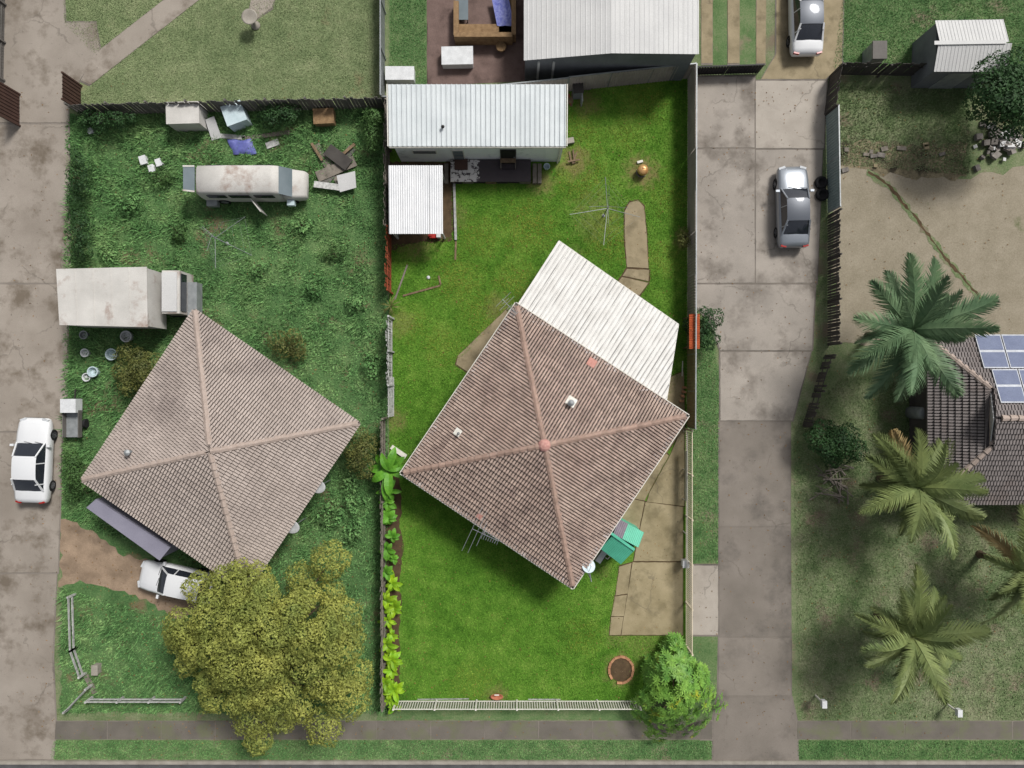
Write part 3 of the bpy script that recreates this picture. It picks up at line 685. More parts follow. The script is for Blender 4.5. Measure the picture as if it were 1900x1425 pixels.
for i, (px, lab) in enumerate(((829,'grey timber sleeper by the left end of the deck'),(992,'grey timber sleeper nearest the right end of the deck'),(1001,'grey timber sleeper second from the deck, beside the white bucket'))):
    tag(MB().beam(W(px,306)+Vector((0,0,.12)), W(px,342)+Vector((0,0,.12)), .22, .24).build('sleeper', 'timber_grey'), lab, 'timber', 'sleepers beside the deck')
# bucket
b = thing('bucket', 'pale blue-white bucket standing at the right of the deck', 'bucket', W(1014,312))
MB().lathe(W(1014,312), [(.13,0),(.17,.34),(.185,.35),(.17,.36),(.155,.34),(.12,.04)], 20).build('body', 'plastic_pale', b, True)
h = [W(1014,312)+Vector((.18*math.cos(a), -.05+.02*math.sin(a), .34+.09*math.sin(a))) for a in np.linspace(0, math.pi, 9)]
MB().path(h, .006, n=5).build('handle', 'metal', b)

# small carport
cp = thing('carport', 'small white corrugated carport beside the cabin deck', 'carport', W(772,370))
A = W(722,434,2.15); B = W(822,434,2.15); Tt = W(720,307,2.35); v = Vector((0, Tt.y-A.y, .2)); vl = v.length; v.normalize(); wd = (B.x-A.x)/4
for i in range(4): ribs(A+Vector((i*wd,0,.004*(i % 2))), Vector((1,0,0)), v, wd-(.012 if i == 2 else 0), vl, 'white_roof2', 'roof_sheet', cp, .12, .035, kind='cor')
for xx in (A.x+.12, B.x-.12):
    for yy in (A.y+.2, Tt.y-.2): MB().box((xx, yy, 1.05), (.09,.09,2.1)).build('post', 'timber_white', cp)
for yy in (A.y+.2, Tt.y-.2): MB().beam((A.x+.05, yy, 2.08+(yy-A.y)/(Tt.y-A.y)*.2), (B.x-.05, yy, 2.08+(yy-A.y)/(Tt.y-A.y)*.2), .06, .1).build('beam', 'timber', cp)
MB().box((A.x+.14, (A.y+Tt.y)/2, 1.0), (.03, Tt.y-A.y-.5, 1.9)).build('side_sheet', 'galv', cp)
tag(MB().box(W(805,440)+Vector((0,.05,.16)), (.42,.3,.3)).box(W(799,441)+Vector((0,.05,.33)), (.2,.1,.05)).build('storage_crate', 'red_plastic'), 'red plastic crate just under the front edge of the carport', 'crate')
tag(MB().box(W(815,441)+Vector((0,.05,.2)), (.2,.2,.4)).box(W(815,441)+Vector((0,.05,.42)), (.23,.23,.04)).build('plastic_drum', 'plastic_white'), 'white plastic drum beside the red crate under the carport', 'drum')

# patio cover
pc = thing('patio_cover', 'large white ribbed patio roof with black streaks behind the brown roof', 'patio roof', W(1110,600))
A = W(957,572,2.62); D0 = W(1262,770,2.62); B = W(1037,447,2.35); Cc = W(1259,602,2.35); D = W(1237,742,2.6)
u = (D0-A).normalized(); v0 = (B-A); n = u.cross(v0).normalized(); n = n if n.z > 0 else -n
v = n.cross(u); v = v if v.dot(v0) > 0 else -v
loc = lambda p: ((p-A).dot(u), (p-A).dot(v))
bA, bB, bC, bD = (0, 0), loc(B), loc(Cc), loc(D)
def pv(x):
    # outer end: line B-C, cut by the slanting end C-D
    t = (x-bB[0])/(bC[0]-bB[0]); top = bB[1]+(bC[1]-bB[1])*t; bot = -.02
    if x > min(bC[0], bD[0]):
        k = (x-bC[0])/(bD[0]-bC[0]) if abs(bD[0]-bC[0]) > .01 else 1
        yy = bC[1]+(bD[1]-bC[1])*k
        if bD[0] > bC[0]: top = min(top, max(0, yy))
        else: bot = max(bot, min(yy, top))
    return (bot, max(bot+.02, top))
def patio_mat(A, u, x0, pw):
    nt = MAT['patio_roof'].node_tree; b = next(n for n in nt.nodes if n.type == 'BSDF_PRINCIPLED'); pos = nd(nt, 'ShaderNodeNewGeometry').outputs['Position']
    old = b.inputs['Base Color'].links[0].from_socket
    sb = nd(nt, 'ShaderNodeVectorMath', operation='SUBTRACT'); nt.links.new(pos, sb.inputs[0]); sb.inputs[1].default_value = A+u*x0
    dt = nd(nt, 'ShaderNodeVectorMath', operation='DOT_PRODUCT'); nt.links.new(sb.outputs[0], dt.inputs[0]); dt.inputs[1].default_value = u
    fr = mth(nt, 'FRACT', mth(nt, 'DIVIDE', dt.outputs['Value'], pw)); d = mth(nt, 'ABSOLUTE', mth(nt, 'SUBTRACT', fr, .58))
    mp = nd(nt, 'ShaderNodeMapping', vector_type='TEXTURE'); mp.inputs['Rotation'].default_value = (0, 0, -PA); mp.inputs['Scale'].default_value = (14, 1, 1); nt.links.new(pos, mp.inputs[0])
    k = mth(nt, 'MULTIPLY', mrange(nt, d, .05, .14, .75, 0), mrange(nt, noise(nt, mp.outputs[0], 5., 5, .65), .42, .6))
    c = mixc(nt, k, old, C(96,92,90)); sp = noise(nt, pos, 9., 3, .6); c = mixc(nt, mrange(nt, sp, .66, .72, 0, .6), c, C(104,100,96))
    nt.links.new(c, b.inputs['Base Color'])
xs, xe = min(0, bB[0]), max(bC[0], bD[0]); ns = 13; wd = (xe-xs)/ns; patio_mat(A, u, xs, wd/max(1, round(wd/.27)))
for i in range(ns): ribs(A+u*(xs+i*wd)+n*(.002*(i % 2)), u, v, wd, 1, 'patio_roof', 'roof_sheet', pc, .27, .06, n, (lambda x, i=i: pv(xs+i*wd+x)))
MB().beam(B-Vector((0,0,.05)), Cc-Vector((0,0,.05)), .07, .1).build('gutter', 'white_paint', pc)
MB().beam(Cc-Vector((0,0,.06)), D-Vector((0,0,.06)), .05, .1).build('end_beam', 'white_paint', pc); MB().beam(A-Vector((0,0,.06)), B-Vector((0,0,.06)), .05, .1).build('end_beam', 'white_paint', pc)
for t in (.03, .35, .67, .97):
    p = B.lerp(Cc, t)+(A-B).normalized()*.2; MB().tube((p.x,p.y,0), (p.x,p.y,p.z-.06), .04).build('post', 'white_paint', pc)
sheet('patio_floor', [(975,575),(1042,470),(1245,610),(1228,725)], .03, 'concrete', 0)

# green garden shed
gs = thing('garden_shed', 'small turquoise green metal shed against the brown roofed house', 'shed', W(1155,1010))
hz, hr = 1.95, 2.4
q = dict(r0=W(1131,987,hr), r1=W(1177,1020,hr), l0=W(1114,1018,hz), l1=W(1152,1047,hz), u0=W(1149,963,hz), u1=W(1195,988,hz))
rc = sum((q[k] for k in ('l0','l1','u0','u1')), Vector())/4
MB().prism([(p.x, p.y) for p in [rc+(q[k]-rc)*.93 for k in ('l0','l1','u1','u0')]], 0, hz-.02).build('wall', 'green_metal', gs)
du = (q['l1']-q['l0']); L = du.length; du.normalize(); dv = q['r0']-q['l0']; dv -= du*dv.dot(du); vl = dv.length; dv.normalize()
ribs(q['l0'], du, dv, L, vl, 'green_metal', 'roof_sheet', gs, .1, .022)
du = (q['u1']-q['u0']); L = du.length; du.normalize(); dv = q['r0']-q['u0']; dv -= du*dv.dot(du); vl2 = dv.length; dv.normalize()
ribs(q['u0']+du*L*.36, du, dv, L*.64, vl2, 'green_metal', 'roof_sheet', gs, .1, .022)
ribs(q['u0'], du, dv, L*.36, vl2, 'grey_sheet', 'skylight_sheet', gs, .1, .022)
MB().beam(q['r0']+Vector((0,0,.03)), q['r1']+Vector((0,0,.03)), .14, .03).build('ridge_flashing', 'green_metal', gs)
for s, k in ((-1,'l0'),(1,'u0')):
    MB().plate([q['r1']-Vector((0,0,.01)), q['l1'], q['u1']], .02)
MB().add([rc+(q['l1']-rc)*.93, rc+(q['u1']-rc)*.93, q['r1']+(q['r0']-q['r1']).normalized()*.1-Vector((0,0,.03))], [(0,1,2)]).build('gable', 'green_metal', gs)
dm = (q['l1']+q['u1'])/2; dd = (q['u1']-q['l1']).normalized(); dn = (q['r1']-q['r0']).normalized(); pos = rc+(dm-rc)*.93+dn*.02
d = MB().box((pos.x,pos.y,.95), (1.1,.03,1.75), math.atan2(dd.y, dd.x)).build('door', 'green_metal', gs); MB().box((pos.x+dn.x*.04,pos.y+dn.y*.04,.95), (.05,.04,.14), math.atan2(dd.y, dd.x)).build('handle', 'metal', d)
# hot water box and pipes next to it
ac = thing('air_conditioner', 'white air conditioner unit between green shed and satellite dish', 'air conditioner', W(1113,1027))
rz = math.atan2(315, 210)
MB().box(W(1113,1027)+Vector((0,0,.4)), (.75,.32,.6), rz).build('casing', 'plastic_white', ac); MB().box(W(1113,1027)+Vector((0,0,.05)), (.6,.4,.1), rz).build('stand', 'kerb', ac)
MB().lathe((0,0,0), [(.2,0),(.2,.02)], 20).xf(Matrix.Translation(W(1116,1030)+Vector((.06,-.06,.42))) @ Matrix.Rotation(rz-math.pi/2+math.pi/2,4,'Z') @ Matrix.Rotation(math.pi/2,4,'X')).build('fan_grille', 'dark_metal', ac)
tag(MB().path([W(1120,1030)+Vector((0,0,.03)),W(1126,1026)+Vector((0,0,.2)),W(1131,1031)+Vector((0,0,.2)),W(1127,1037)+Vector((0,0,.05)),W(1121,1033)+Vector((0,0,.03))], .025, n=8).build('garden_hose','white_paint'), 'white hose loop lying by the green shed corner', 'hose')

# big white shed across the rear fence
ws = thing('workshop', 'large plain white roofed shed with dark grey wall beyond the rear fence', 'shed', W(1130,20))
yS = 17.05; xl, xm, xr = W(972,110,2.7).x, W(1135,93,3.5).x, W(1297,93,3.4).x; yN = 27
hl, hm, hr_ = 2.7, 3.5, 3.4
MB().add([(xl+.1,yS,0),(xr-.1,yS,0),(xr-.1,yS,hr_-.06),(xm,yS,hm-.06),(xl+.1,yS,hl-.06),(xl+.1,yN,0),(xr-.1,yN,0),(xr-.1,yN,hr_-.06),(xm,yN,hm-.06),(xl+.1,yN,hl-.06)],
         [(0,1,2,3,4),(9,8,7,6,5),(0,4,9,5),(1,6,7,2)]).build('wall', 'grey_wall', ws)
for (a, ha, b, hb, k) in ((xl,hl,xm,hm,6),(xm,hm,xr,hr_,6)):
    uu = Vector((b-a,0,hb-ha)); Lx = uu.length; uu.normalize()
    for i in range(k): ribs(Vector((a,yS-.12,ha))+uu*(Lx*i/k), uu, Vector((0,1,0)), Lx/k, yN-yS+.12, 'white_far', 'roof_sheet', ws, .25, .012)
for xx in (xl+.8, xl+1.6): MB().box((xx, yS-.03, 1.2), (.12,.06,2.3)).build('wall_strip', 'white_far', ws)

# shed in the top right yard
s2 = thing('garden_shed', 'pale grey gabled metal shed on grass in the top right yard', 'shed', W(1785,95))
hz, hr = 2.3, 2.7
e0, e1, e2, e3 = W(1735,38,hz), W(1862,36,hz), W(1868,133,hz), W(1733,133,hz); r0, r1 = W(1733,80,hr), W(1866,78,hr)
foot = [e3+Vector((.1,.1,0)), e2+Vector((-.1,.1,0)), e1+Vector((-.1,-.1,0)), e0+Vector((.1,-.1,0))]
MB().prism(foot, 0, hz-.03).build('wall', 'grey_wall', s2)
for a, b in ((e0,e1),(e3,e2)):
    uu = (b-a).normalized(); vv = r0-a; vv -= uu*vv.dot(uu); vlen = vv.length; vv.normalize(); Lx = (b-a).length
    for i in range(5): ribs(a+uu*(Lx*i/5), uu, vv, Lx/5, vlen, 'white_far', 'roof_sheet', s2, .2, .016)
MB().beam(r0+Vector((0,0,.03)), r1+Vector((0,0,.03)), .2, .03).build('ridge_flashing', 'white_far', s2)
MB().box((foot[0].x+1.6, foot[0].y-.02, 1.0), (1.3,.03,1.9)).build('door', 'galv', s2)

# ---------------------------------------------------------------- fences
def fence_sheet(name, label, p, q, h, mat, group=None, panel=2.3, pitch=.16, ph=.03, post='galv'):
    a, b = W(*p), W(*q); t = thing(name, label, 'fence', (a+b)/2, group); d = b-a; L = d.length; d.normalize(); n = max(1, round(L/panel)); w = L/n
    nr = Vector((-d.y, d.x, 0))
    for i in range(n):
        lean = nr*R.uniform(-.02, .02)
        ribs(a+d*(i*w+.03)+Vector((0,0,.03)), d, (Vector((0,0,1))+lean).normalized(), w-.06, h-.05+R.uniform(-.02,.02), mat, 'panel', t, pitch, ph, nr)
        MB().beam(a+d*(i*w)+Vector((0,0,h))-nr*.03, a+d*((i+1)*w)+Vector((0,0,h))-nr*.03, .06, .04).build('top_rail', post, t)
    for i in range(n+1): MB().box(a+d*(i*w)+Vector((0,0,h/2))-nr*.05, (.06,.06,h), math.atan2(d.y, d.x)).build('post', post, t)
    return t
def fence_slat(name, label, p, q, h, mats, pitch=.13, w=.1, post='timber_grey', group=None, side=1, rails=(.35,1.4), lean=.03, skip=0., th=.02, seed=1, railw=.05):
    rr = random.Random(seed)
    a, b = W(*p), W(*q); t = thing(name, label, 'fence', (a+b)/2, group); d = b-a; L = d.length; d.normalize(); nr = Vector((-d.y, d.x, 0))*side
    n = int(L/pitch); ang = math.atan2(d.y, d.x); meshes = [mesh_of(MB().box((0,0,h*k/2), (w,th,h*k)), 'paling', m) for m in mats for k in (1., .985, .965)]
    for i in range(n):
        if rr.random() < skip: continue
        m = Matrix.Translation(a+d*(i+.5)*pitch+nr*.03+Vector((0,0,.02))) @ Matrix.Rotation(ang, 4, 'Z') @ Matrix.Rotation(rr.uniform(-lean, lean), 4, 'X') @ Matrix.Rotation(rr.uniform(-lean, lean)*.6, 4, 'Y')
        place(rr.choice(meshes), 'paling', m, t)
    for z in rails: MB().beam(a+Vector((0,0,z)), b+Vector((0,0,z)), .04, railw).build('rail', post, t)
    k = max(1, round(L/2.3))
    for i in range(k+1): MB().box(a+d*(L*i/k)-nr*.05+Vector((0,0,h/2)), (.09,.09,h+.04), ang).build('post', post, t)
    return t
def fence_picket(name, label, p, q, h, mat='white_paint', pitch=.135, w=.045, panel=2.12, group=None):
    a, b = W(*p), W(*q); t = thing(name, label, 'fence', (a+b)/2, group); d = b-a; L = d.length; d.normalize(); ang = math.atan2(d.y, d.x)
    me = mesh_of(MB().box((0,0,h*.5), (w,.022,h*.86)), 'picket', mat); n = max(1, round(L/panel)); pw = L/n
    for i in range(n+1): MB().box(a+d*(i*pw)+Vector((0,0,h/2)), (.09,.09,h+.06), ang).build('post', mat, t)
    for i in range(n):
        for z in (.14, h-.06): MB().beam(a+d*(i*pw+.045)+Vector((0,0,z)), a+d*((i+1)*pw-.045)+Vector((0,0,z)), .04, .05).build('rail', mat, t)
        k = int((pw-.12)/pitch)
        for j in range(k):
            m = Matrix.Translation(a+d*(i*pw+.1+(j+.5)*(pw-.2)/k)+Vector((0,0,.05))) @ Matrix.Rotation(ang, 4, 'Z'); place(me, 'picket', m, t)
    return t
fence_sheet('metal_fence', 'grey ribbed metal rear fence along the top of the green lot', (1276,146), (1052,170), 1.8, 'fence_lilac')
fence_sheet('metal_fence', 'stained metal rear fence hidden behind the long cabin', (1050,171), (722,204), 1.75, 'fence_lilac')
fence_sheet('metal_fence', 'pale lilac ribbed side fence right of the clothes line', (1275,590), (1276,146), 1.8, 'fence_lilac')
fence_sheet('metal_fence', 'tan ribbed side fence right of the patio roof', (1274,792), (1275,592), 1.8, 'fence_tan')
fence_picket('picket_fence', 'cream slatted side fence along the concrete driveway', (1272,1196), (1272,796), 1.5, 'cream', .12, .05, 2.4)
fence_picket('picket_fence', 'white slatted front fence along the bottom of the lawn', (736,1299), (1182,1299), 1.15, 'white_paint', .135, .05, 2.12)
fence_slat('paling_fence', 'rust red paling fence below the carport on the left boundary', (727,545), (727,432), 1.75, ['timber_red'], .14, .12, 'timber_red', lean=.05, seed=2)
fence_slat('paling_fence', 'weathered whitish paling fence left of the lawn', (729,715), (729,592), 1.75, ['timber_white'], .14, .12, 'timber_white', lean=.04, seed=3)
fence_slat('paling_fence', 'grey paling fence hidden beside the cabin and carport', (724,430), (724,206), 1.7, ['timber_grey'], .15, .13, seed=4)
fence_slat('paling_fence', 'grey paling fence behind the lime green shrubs', (716,1298), (716,775), 1.4, ['timber_grey'], .15, .13, seed=5, rails=(.3,1.1))
tr = thing('trellis', 'white timber trellis leaning at the end of the whitish paling fence', 'trellis', W(731,738))
for i in range(5): y = 706+i*15; MB().beam(W(731,y)+Vector((0,0,.05)), W(728,y)+Vector((0,0,1.5)), .04, .03).build('upright', 'timber_white', tr)
for i in range(7): z = .15+i*.21; MB().beam(W(731-3*z/1.5,700)+Vector((.02,0,z)), W(731-3*z/1.5,772)+Vector((.02,0,z)), .03, .03).build('slat', 'timber_white', tr)
# driveway hand rail and meter box
hrl = thing('hand_rail', 'white pipe rail along the cream slatted fence', 'rail', W(1266,920))
for y in (800,870,925,985,1046): MB().tube(W(1267,y), W(1267,y)+Vector((0,0,.95)), .03).build('post', 'white_paint', hrl)
MB().path([W(1267,800)+Vector((0,0,.95)), W(1267,925)+Vector((0,0,.95)), W(1267,1046)+Vector((0,0,.95))], .03).build('top_rail', 'white_paint', hrl)
MB().beam(W(1267,835)+Vector((0,0,.7)), W(1267,924)+Vector((0,0,.7)), .03, .4).build('infill_panel', 'white_paint', hrl)
mbx = thing('meter_box', 'small white box on a post at the lower end of the pipe rail', 'box', W(1266,1040))
MB().box(W(1266,1040)+Vector((0,0,.55)), (.3,.34,.5)).build('casing', 'plastic_white', mbx); MB().box(W(1266,1040)+Vector((0,0,.15)), (.08,.08,.3)).build('post', 'galv', mbx); MB().box(W(1266,1040)+Vector((0,0,.82)), (.36,.4,.05)).build('lid', 'plastic_white', mbx)

# neighbours' fences
fence_slat('paling_fence', 'grey paling fence between the back lawn and the weedy yard', (722,200), (152,213), 1.5, ['fence_grey'], .19, .17, 'fence_grey', seed=6, rails=(.3,1.2))
fence_sheet('metal_fence', 'pale grey fence dividing the back lawn from the brick paved yard', (714,196), (714,-60), 1.5, 'galv')
for (x, y, x2, y2, lab) in ((38,234,38,176,'brown metal gate leaf on the left edge of the driveway'),(152,207,152,160,'brown metal gate leaf at the corner of the back lawn')):
    g = thing('metal_gate', lab, 'gate', W((x+x2)/2,(y+y2)/2), 'gate leaves across the left driveway')
    a, b = W(x,y), W(x2,y2); d = (b-a); L = d.length; d.normalize()
    ribs(a+Vector((0,0,.1)), d, Vector((0,0,1)), L, 1.6, 'fence_brown', 'panel', g, .2, .03, Vector((-d.y,d.x,0)))
    for p in (a, b): MB().box(p+Vector((0,0,.88)), (.09,.09,1.76)).build('post', 'fence_brown', g)
fence_slat('paling_fence', 'grey fence on the far left edge beyond the driveway', (8,150), (12,-60), 1.4, ['fence_grey'], .16, .14, 'fence_grey', seed=7, rails=(.3,1.1))
fence_sheet('metal_fence', 'black metal fence at the top of the shared driveway', (1406,136), (1280,140), 1.0, 'fence_black', post='fence_black')
fence_slat('paling_fence', 'dark paling fence dividing shared driveway from the dry yard', (1536,640), (1536,400), 1.5, ['fence_dark'], .15, .13, 'fence_dark', seed=8, rails=(.3,1.1))
fence_sheet('metal_fence', 'pale aqua fence panel beside the tyres', (1535,395), (1532,215), 1.5, 'fence_aqua')
fence_slat('paling_fence', 'dark paling fence curving beside the silver car', (1530,214), (1540,140), 1.5, ['fence_dark'], .15, .13, 'fence_dark', seed=9, rails=(.3,1.1))
fence_slat('paling_fence', 'dark paling fence behind the grey gabled shed', (1545,140), (1960,146), 1.5, ['fence_dark'], .17, .15, 'fence_dark', seed=10, rails=(.3,1.1))
fence_slat('paling_fence', 'low dark fence between driveway and palm garden', (1490,790), (1530,660), 1.2, ['fence_dark'], .15, .13, 'fence_dark', seed=11, rails=(.3,.9), skip=.25, lean=.1)
# low white post-and-rail fence in the left front yard
def lowfence(pts, lab):
    t = thing('low_fence', lab, 'fence', W(*pts[0]), 'low white fences in the left front yard')
    for i in range(len(pts)-1):
        a, b = W(*pts[i]), W(*pts[i+1]); L = (b-a).length; k = max(1, int(L/1.5))
        for z in (.3, .62): MB().beam(a+Vector((0,0,z)), b+Vector((0,0,z)), .03, .14).build('rail', 'timber_white', t)
        for j in range(k+1): p = a.lerp(b, j/k); MB().box(p+Vector((0,0,.36)), (.1,.1,.72)).build('post', 'timber_white', t)
lowfence([(140,1102),(143,1200),(160,1248)], 'low white rail fence running down beside the left driveway')
lowfence([(172,1293),(345,1293)], 'low white rail fence along the left footpath')
lowfence([(172,1270),(132,1312)], 'short broken white fence piece at the left front corner')
tag(MB().box(W(184,1238)+Vector((0,0,.2)), (.3,.5,.4)).box(W(184,1238)+Vector((0,0,.42)), (.36,.56,.06)).build('stone_block', 'kerb'), 'pale block standing in the left front grass', 'block')
tag(MB().beam(W(160,1252)+Vector((0,0,.05)), W(178,1285)+Vector((0,0,.05)), .3, .06).build('fallen_board', 'timber_grey'), 'grey board fallen between the low white fences', 'board')

# ---------------------------------------------------------------- things in the lot
# rotary clothes line
def clothesline(label, c, arms, h, hub, mat, group):
    g = W(*c); t = thing('clothes_line', label, 'clothes line', g, group)
    MB().tube(g, g+Vector((0,0,hub)), .03, .025, 10).lathe(g, [(.12,0),(.06,.06)], 12).build('mast', mat, t)
    ends = []
    for (px, py) in arms:
        e = W(px, py, h); ends.append(e); top = Vector((g.x, g.y, hub))
        a = MB().tube(g+Vector((0,0,hub-.45)), e, .018, .012, 6).build('arm', mat, t)
        MB().tube(top, g.lerp(e, .55)+Vector((0,0,h-.18 if False else (hub-.45)*.45+h*.55-(0))), .009, .009, 5).build('stay', mat, a)
    for s in (.55, .8, .98):
        w = MB(); c0 = g+Vector((0,0,hub-.45))
        for i in range(len(ends)):
            a, b = c0.lerp(ends[i], s), c0.lerp(ends[(i+1) % len(ends)], s); w.tube(a, b, .0025, .0025, 4, False)
        w.build('wire', mat, t)
clothesline('grey rotary clothes line on the bright lawn near the curved path', (1120,400), [(1123,328),(1188,403),(1120,455),(1057,398)], 1.95, 2.05, 'galv', 'rotary clothes lines')
clothesline('rotary clothes line among the weeds below the old white van', (421,452), [(455,402),(468,474),(400,498),(375,420)], 1.9, 2.0, 'galv', 'rotary clothes lines')
# round barbecue
bq = thing('kettle_barbecue', 'round copper lidded barbecue on a bare patch of lawn', 'barbecue', W(1190,320)); g = W(1190,320)
MB().lathe(g, [(.3,0),(.3,.1),(.26,.1),(.26,.02)], 24).build('base_ring', 'timber_grey', bq)
MB().lathe(g+Vector((0,0,.1)), [(.08,0),(.2,.06),(.29,.2),(.3,.32)], 24).build('bowl', 'dark_metal', bq, True)
MB().lathe(g+Vector((0,0,.425)), [(.31,0),(.295,.09),(.23,.18),(.12,.23),(.02,.245)], 28).build('lid', 'copper', bq, True)
MB().tube(g+Vector((-.05,.06,.7)), g+Vector((.08,.02,.7)), .015).tube(g+Vector((-.05,.06,.64)), g+Vector((-.05,.06,.7)), .012).tube(g+Vector((.08,.02,.64)), g+Vector((.08,.02,.7)), .012).build('lid_handle', 'dark_metal', bq)
tag(MB().box(W(1187,301)+Vector((0,0,.06)), (.32,.13,.12), .25).build('brick', 'white_paint'), 'pale loose brick lying beside the copper barbecue', 'brick')
# junk at the cabin's right end
jk = thing('metal_cabinet', 'battered grey cabinet against the rear fence beside the cabin', 'cabinet', W(1070,168))
MB().box(W(1070,172)+Vector((0,0,.45)), (.5,.75,.9), .08).build('body', 'grey_wall', jk); MB().box(W(1070,172)+Vector((.0,0,.92)), (.56,.82,.05), .08).build('top', 'dark_metal', jk)
MB().box(W(1078,190)+Vector((0,0,.4)), (.06,.5,.8), .05).build('door', 'galv', jk)
def plank(name, p, q, w, t, mat, label, cat='plank', z=None, group=None):
    return tag(MB().beam(W(*p)+Vector((0,0,z if z is not None else t/2+.012)), W(*q)+Vector((0,0,z if z is not None else t/2+.012)), w, t).build(name, mat), label, cat, group)
plank('plank', (1055,175), (1059,196), .12, .05, 'timber_red', 'reddish plank stacked by the grey cabinet')
plank('plank', (1062,172), (1060,198), .1, .05, 'timber', 'brown plank second in the stack by the grey cabinet')
plank('plank', (1080,166), (1096,165), .12, .05, 'timber_grey', 'grey board at the foot of the rear fence')
plank('plank', (1053,188), (1063,186), .3, .06, 'timber', 'short wide board at the cabin corner nearest the rear fence')
tag(MB().box(W(1057,263)+Vector((0,0,.12)), (.45,.3,.22), .2).build('concrete_block', 'kerb'), 'grey concrete block halfway along the cabin end wall', 'block')
for i, (a, b, lab) in enumerate((((1056,282),(1060,302),'brown plank upright nearest the cabin corner in the scrap pile'),((1063,278),(1066,304),'brown plank in the middle of the scrap pile by the cabin'),((1070,284),(1062,305),'brown plank crossing the scrap pile by the cabin'),((1053,302),(1075,298),'brown plank lying flat in front of the scrap pile'))):
    plank('plank', a, b, .09, .04, 'timber', lab, z=.04+.045*i+.02, group='scrap timber by the cabin')
# left lawn bits
plank('edging_board', (843,342), (846,446), .13, .14, 'timber_white', 'long white edging board on the lawn beside the carport', 'edging')
plank('edging_board', (846,448), (845,482), .1, .05, 'timber', 'half buried brown edging below the long white board', 'edging')
plank('plank', (756,492), (733,556), .09, .06, 'timber_grey', 'long grey plank lying slanted by the red fence')
plank('edging_board', (748,549), (817,530), .1, .06, 'timber', 'old brown timber edging lying in the left lawn', 'edging')
plank('edging_board', (818,528), (814,512), .09, .05, 'timber', 'short brown end piece of the old timber edging', 'edging')
tag(MB().lathe(W(795,515), [(.09,.012),(.1,.05),(.05,.1),(.02,.11)], 12).box(W(796,515)+Vector((0,0,.08)), (.05,.16,.05)).build('sprinkler', 'plastic_white'), 'small white sprinkler on the left lawn', 'sprinkler')
# round brick bed
gb = thing('garden_bed', 'round brick edged garden bed on the front lawn', 'garden bed', W(1152,1242)); g = W(1152,1242)
MB().lathe(g, [(.62,0),(.62,.05),(.3,.09),(.05,.1)], 20, 1, 1.08).build('soil', 'soil', gb)
bm = mesh_of(MB().box((0,0,.055), (.3,.13,.11)), 'brick', 'garden_brick')
for i in range(14):
    if i in (9,): continue
    a = 2*math.pi*i/14+.1; m = Matrix.Translation(g+Vector((.67*math.cos(a), .73*math.sin(a), .0))) @ Matrix.Rotation(a+math.pi/2+R.uniform(-.12,.12), 4, 'Z'); place(bm, 'brick', m, gb)
for i in range(10):
    a = R.uniform(0, 6.28); r = R.uniform(.05,.45); p = g+Vector((r*math.cos(a), r*math.sin(a), .08)); MB().tube(p, p+Vector((R.uniform(-.1,.1),R.uniform(-.1,.1),.06)), .012,.006,5).build('stem','timber',gb)
# bowl by the front fence
pl = thing('planter_bowl', 'oval terracotta planter against the white front fence', 'planter', W(922,1290))
MB().lathe(W(922,1290), [(.22,0.01),(.34,.2),(.36,.22),(.31,.22),(.2,.08)], 24, 1, .5).build('bowl', 'terracotta', pl, True)
MB().tube(W(922,1289)+Vector((0,0,.08)), W(922,1285)+Vector((0,0,.38)), .015).box(W(922,1284)+Vector((0,0,.38)), (.26,.05,.03)).build('cross_stick', 'white_paint', pl)
plank('plank', (775,1297), (870,1296), .05, .05, 'timber_white', 'thin white batten lying along the left of the front fence')
plank('plank', (980,1297), (1040,1297), .05, .05, 'timber_white', 'thin white batten lying along the middle of the front fence')
# orange sheet and bricks by the right fence
og = thing('corrugated_sheet', 'rusty orange corrugated sheet over the right fence by the patio roof', 'metal sheet', W(1272,618))
a = W(1271,650); ribs(a+Vector((-.16,0,1.55)), Vector((0,1,0)), Vector((.94,0,.33)).normalized(), 62/S, .55, 'orange_sheet', 'sheet', og, .1, .025)
for y in (646,592): MB().box(W(1268,y)+Vector((.0,0,.78)), (.06,.06,1.55)).build('prop', 'timber', og)
for i, (x, y) in enumerate(((1266,735),(1268,727),(1264,744),(1269,719))):
    tag(MB().box(W(x,y)+Vector((0,0,.1)), (.24,.12,.09), R.uniform(-1,1)).build('brick', 'garden_brick'), 'loose brick by the right fence, '+['second from the bottom of the row','second from the top of the row','lowest of the row','topmost of the row'][i], 'brick', 'loose bricks by the right fence')
tag(MB().tube(W(1266,670)+Vector((0,0,.08)), W(1265,698)+Vector((0,0,.08)), .03,.03,8).build('pipe_length','white_paint'), 'white pipe lying between patio roof and tan fence', 'pipe')
# aerials
def aerial(label, foot, fpz, rods, boom, h, mast_off=(0,0)):
    b0, b1 = W(*boom[0], h), W(*boom[1], h); m = (b0*.55+b1*.45); t = thing('television_aerial', label, 'aerial', Vector((m.x, m.y, fpz)), 'television aerials on the house')
    MB().tube((m.x, m.y, fpz), (m.x, m.y, h+.1), .022, .02, 8).build('mast', 'metal', t)
    MB().tube(b0, b1, .014, .014, 6).build('boom', 'metal', t)
    for p, q in rods: MB().tube(W(*p, h+.02), W(*q, h+.02), .011, .011, 5).build('element', 'metal', t)
    return t
ds = []
for i in range(8):
    k = .38+.085*i; bx, by = 878+47*k, 982+24*k; L = 9-i*.5; ds.append(((bx-L*-.42, by-L*.9), (bx-L*.42, by+L*.9)))
aerial('long television aerial over the lower left eave of the brown roof', None, 3.02, [((896,939),(857,1022)),((904,947),(868,1026)),((904,968),(884,1013))]+ds, ((876,981),(925,1004)), 4.0)
ds = []
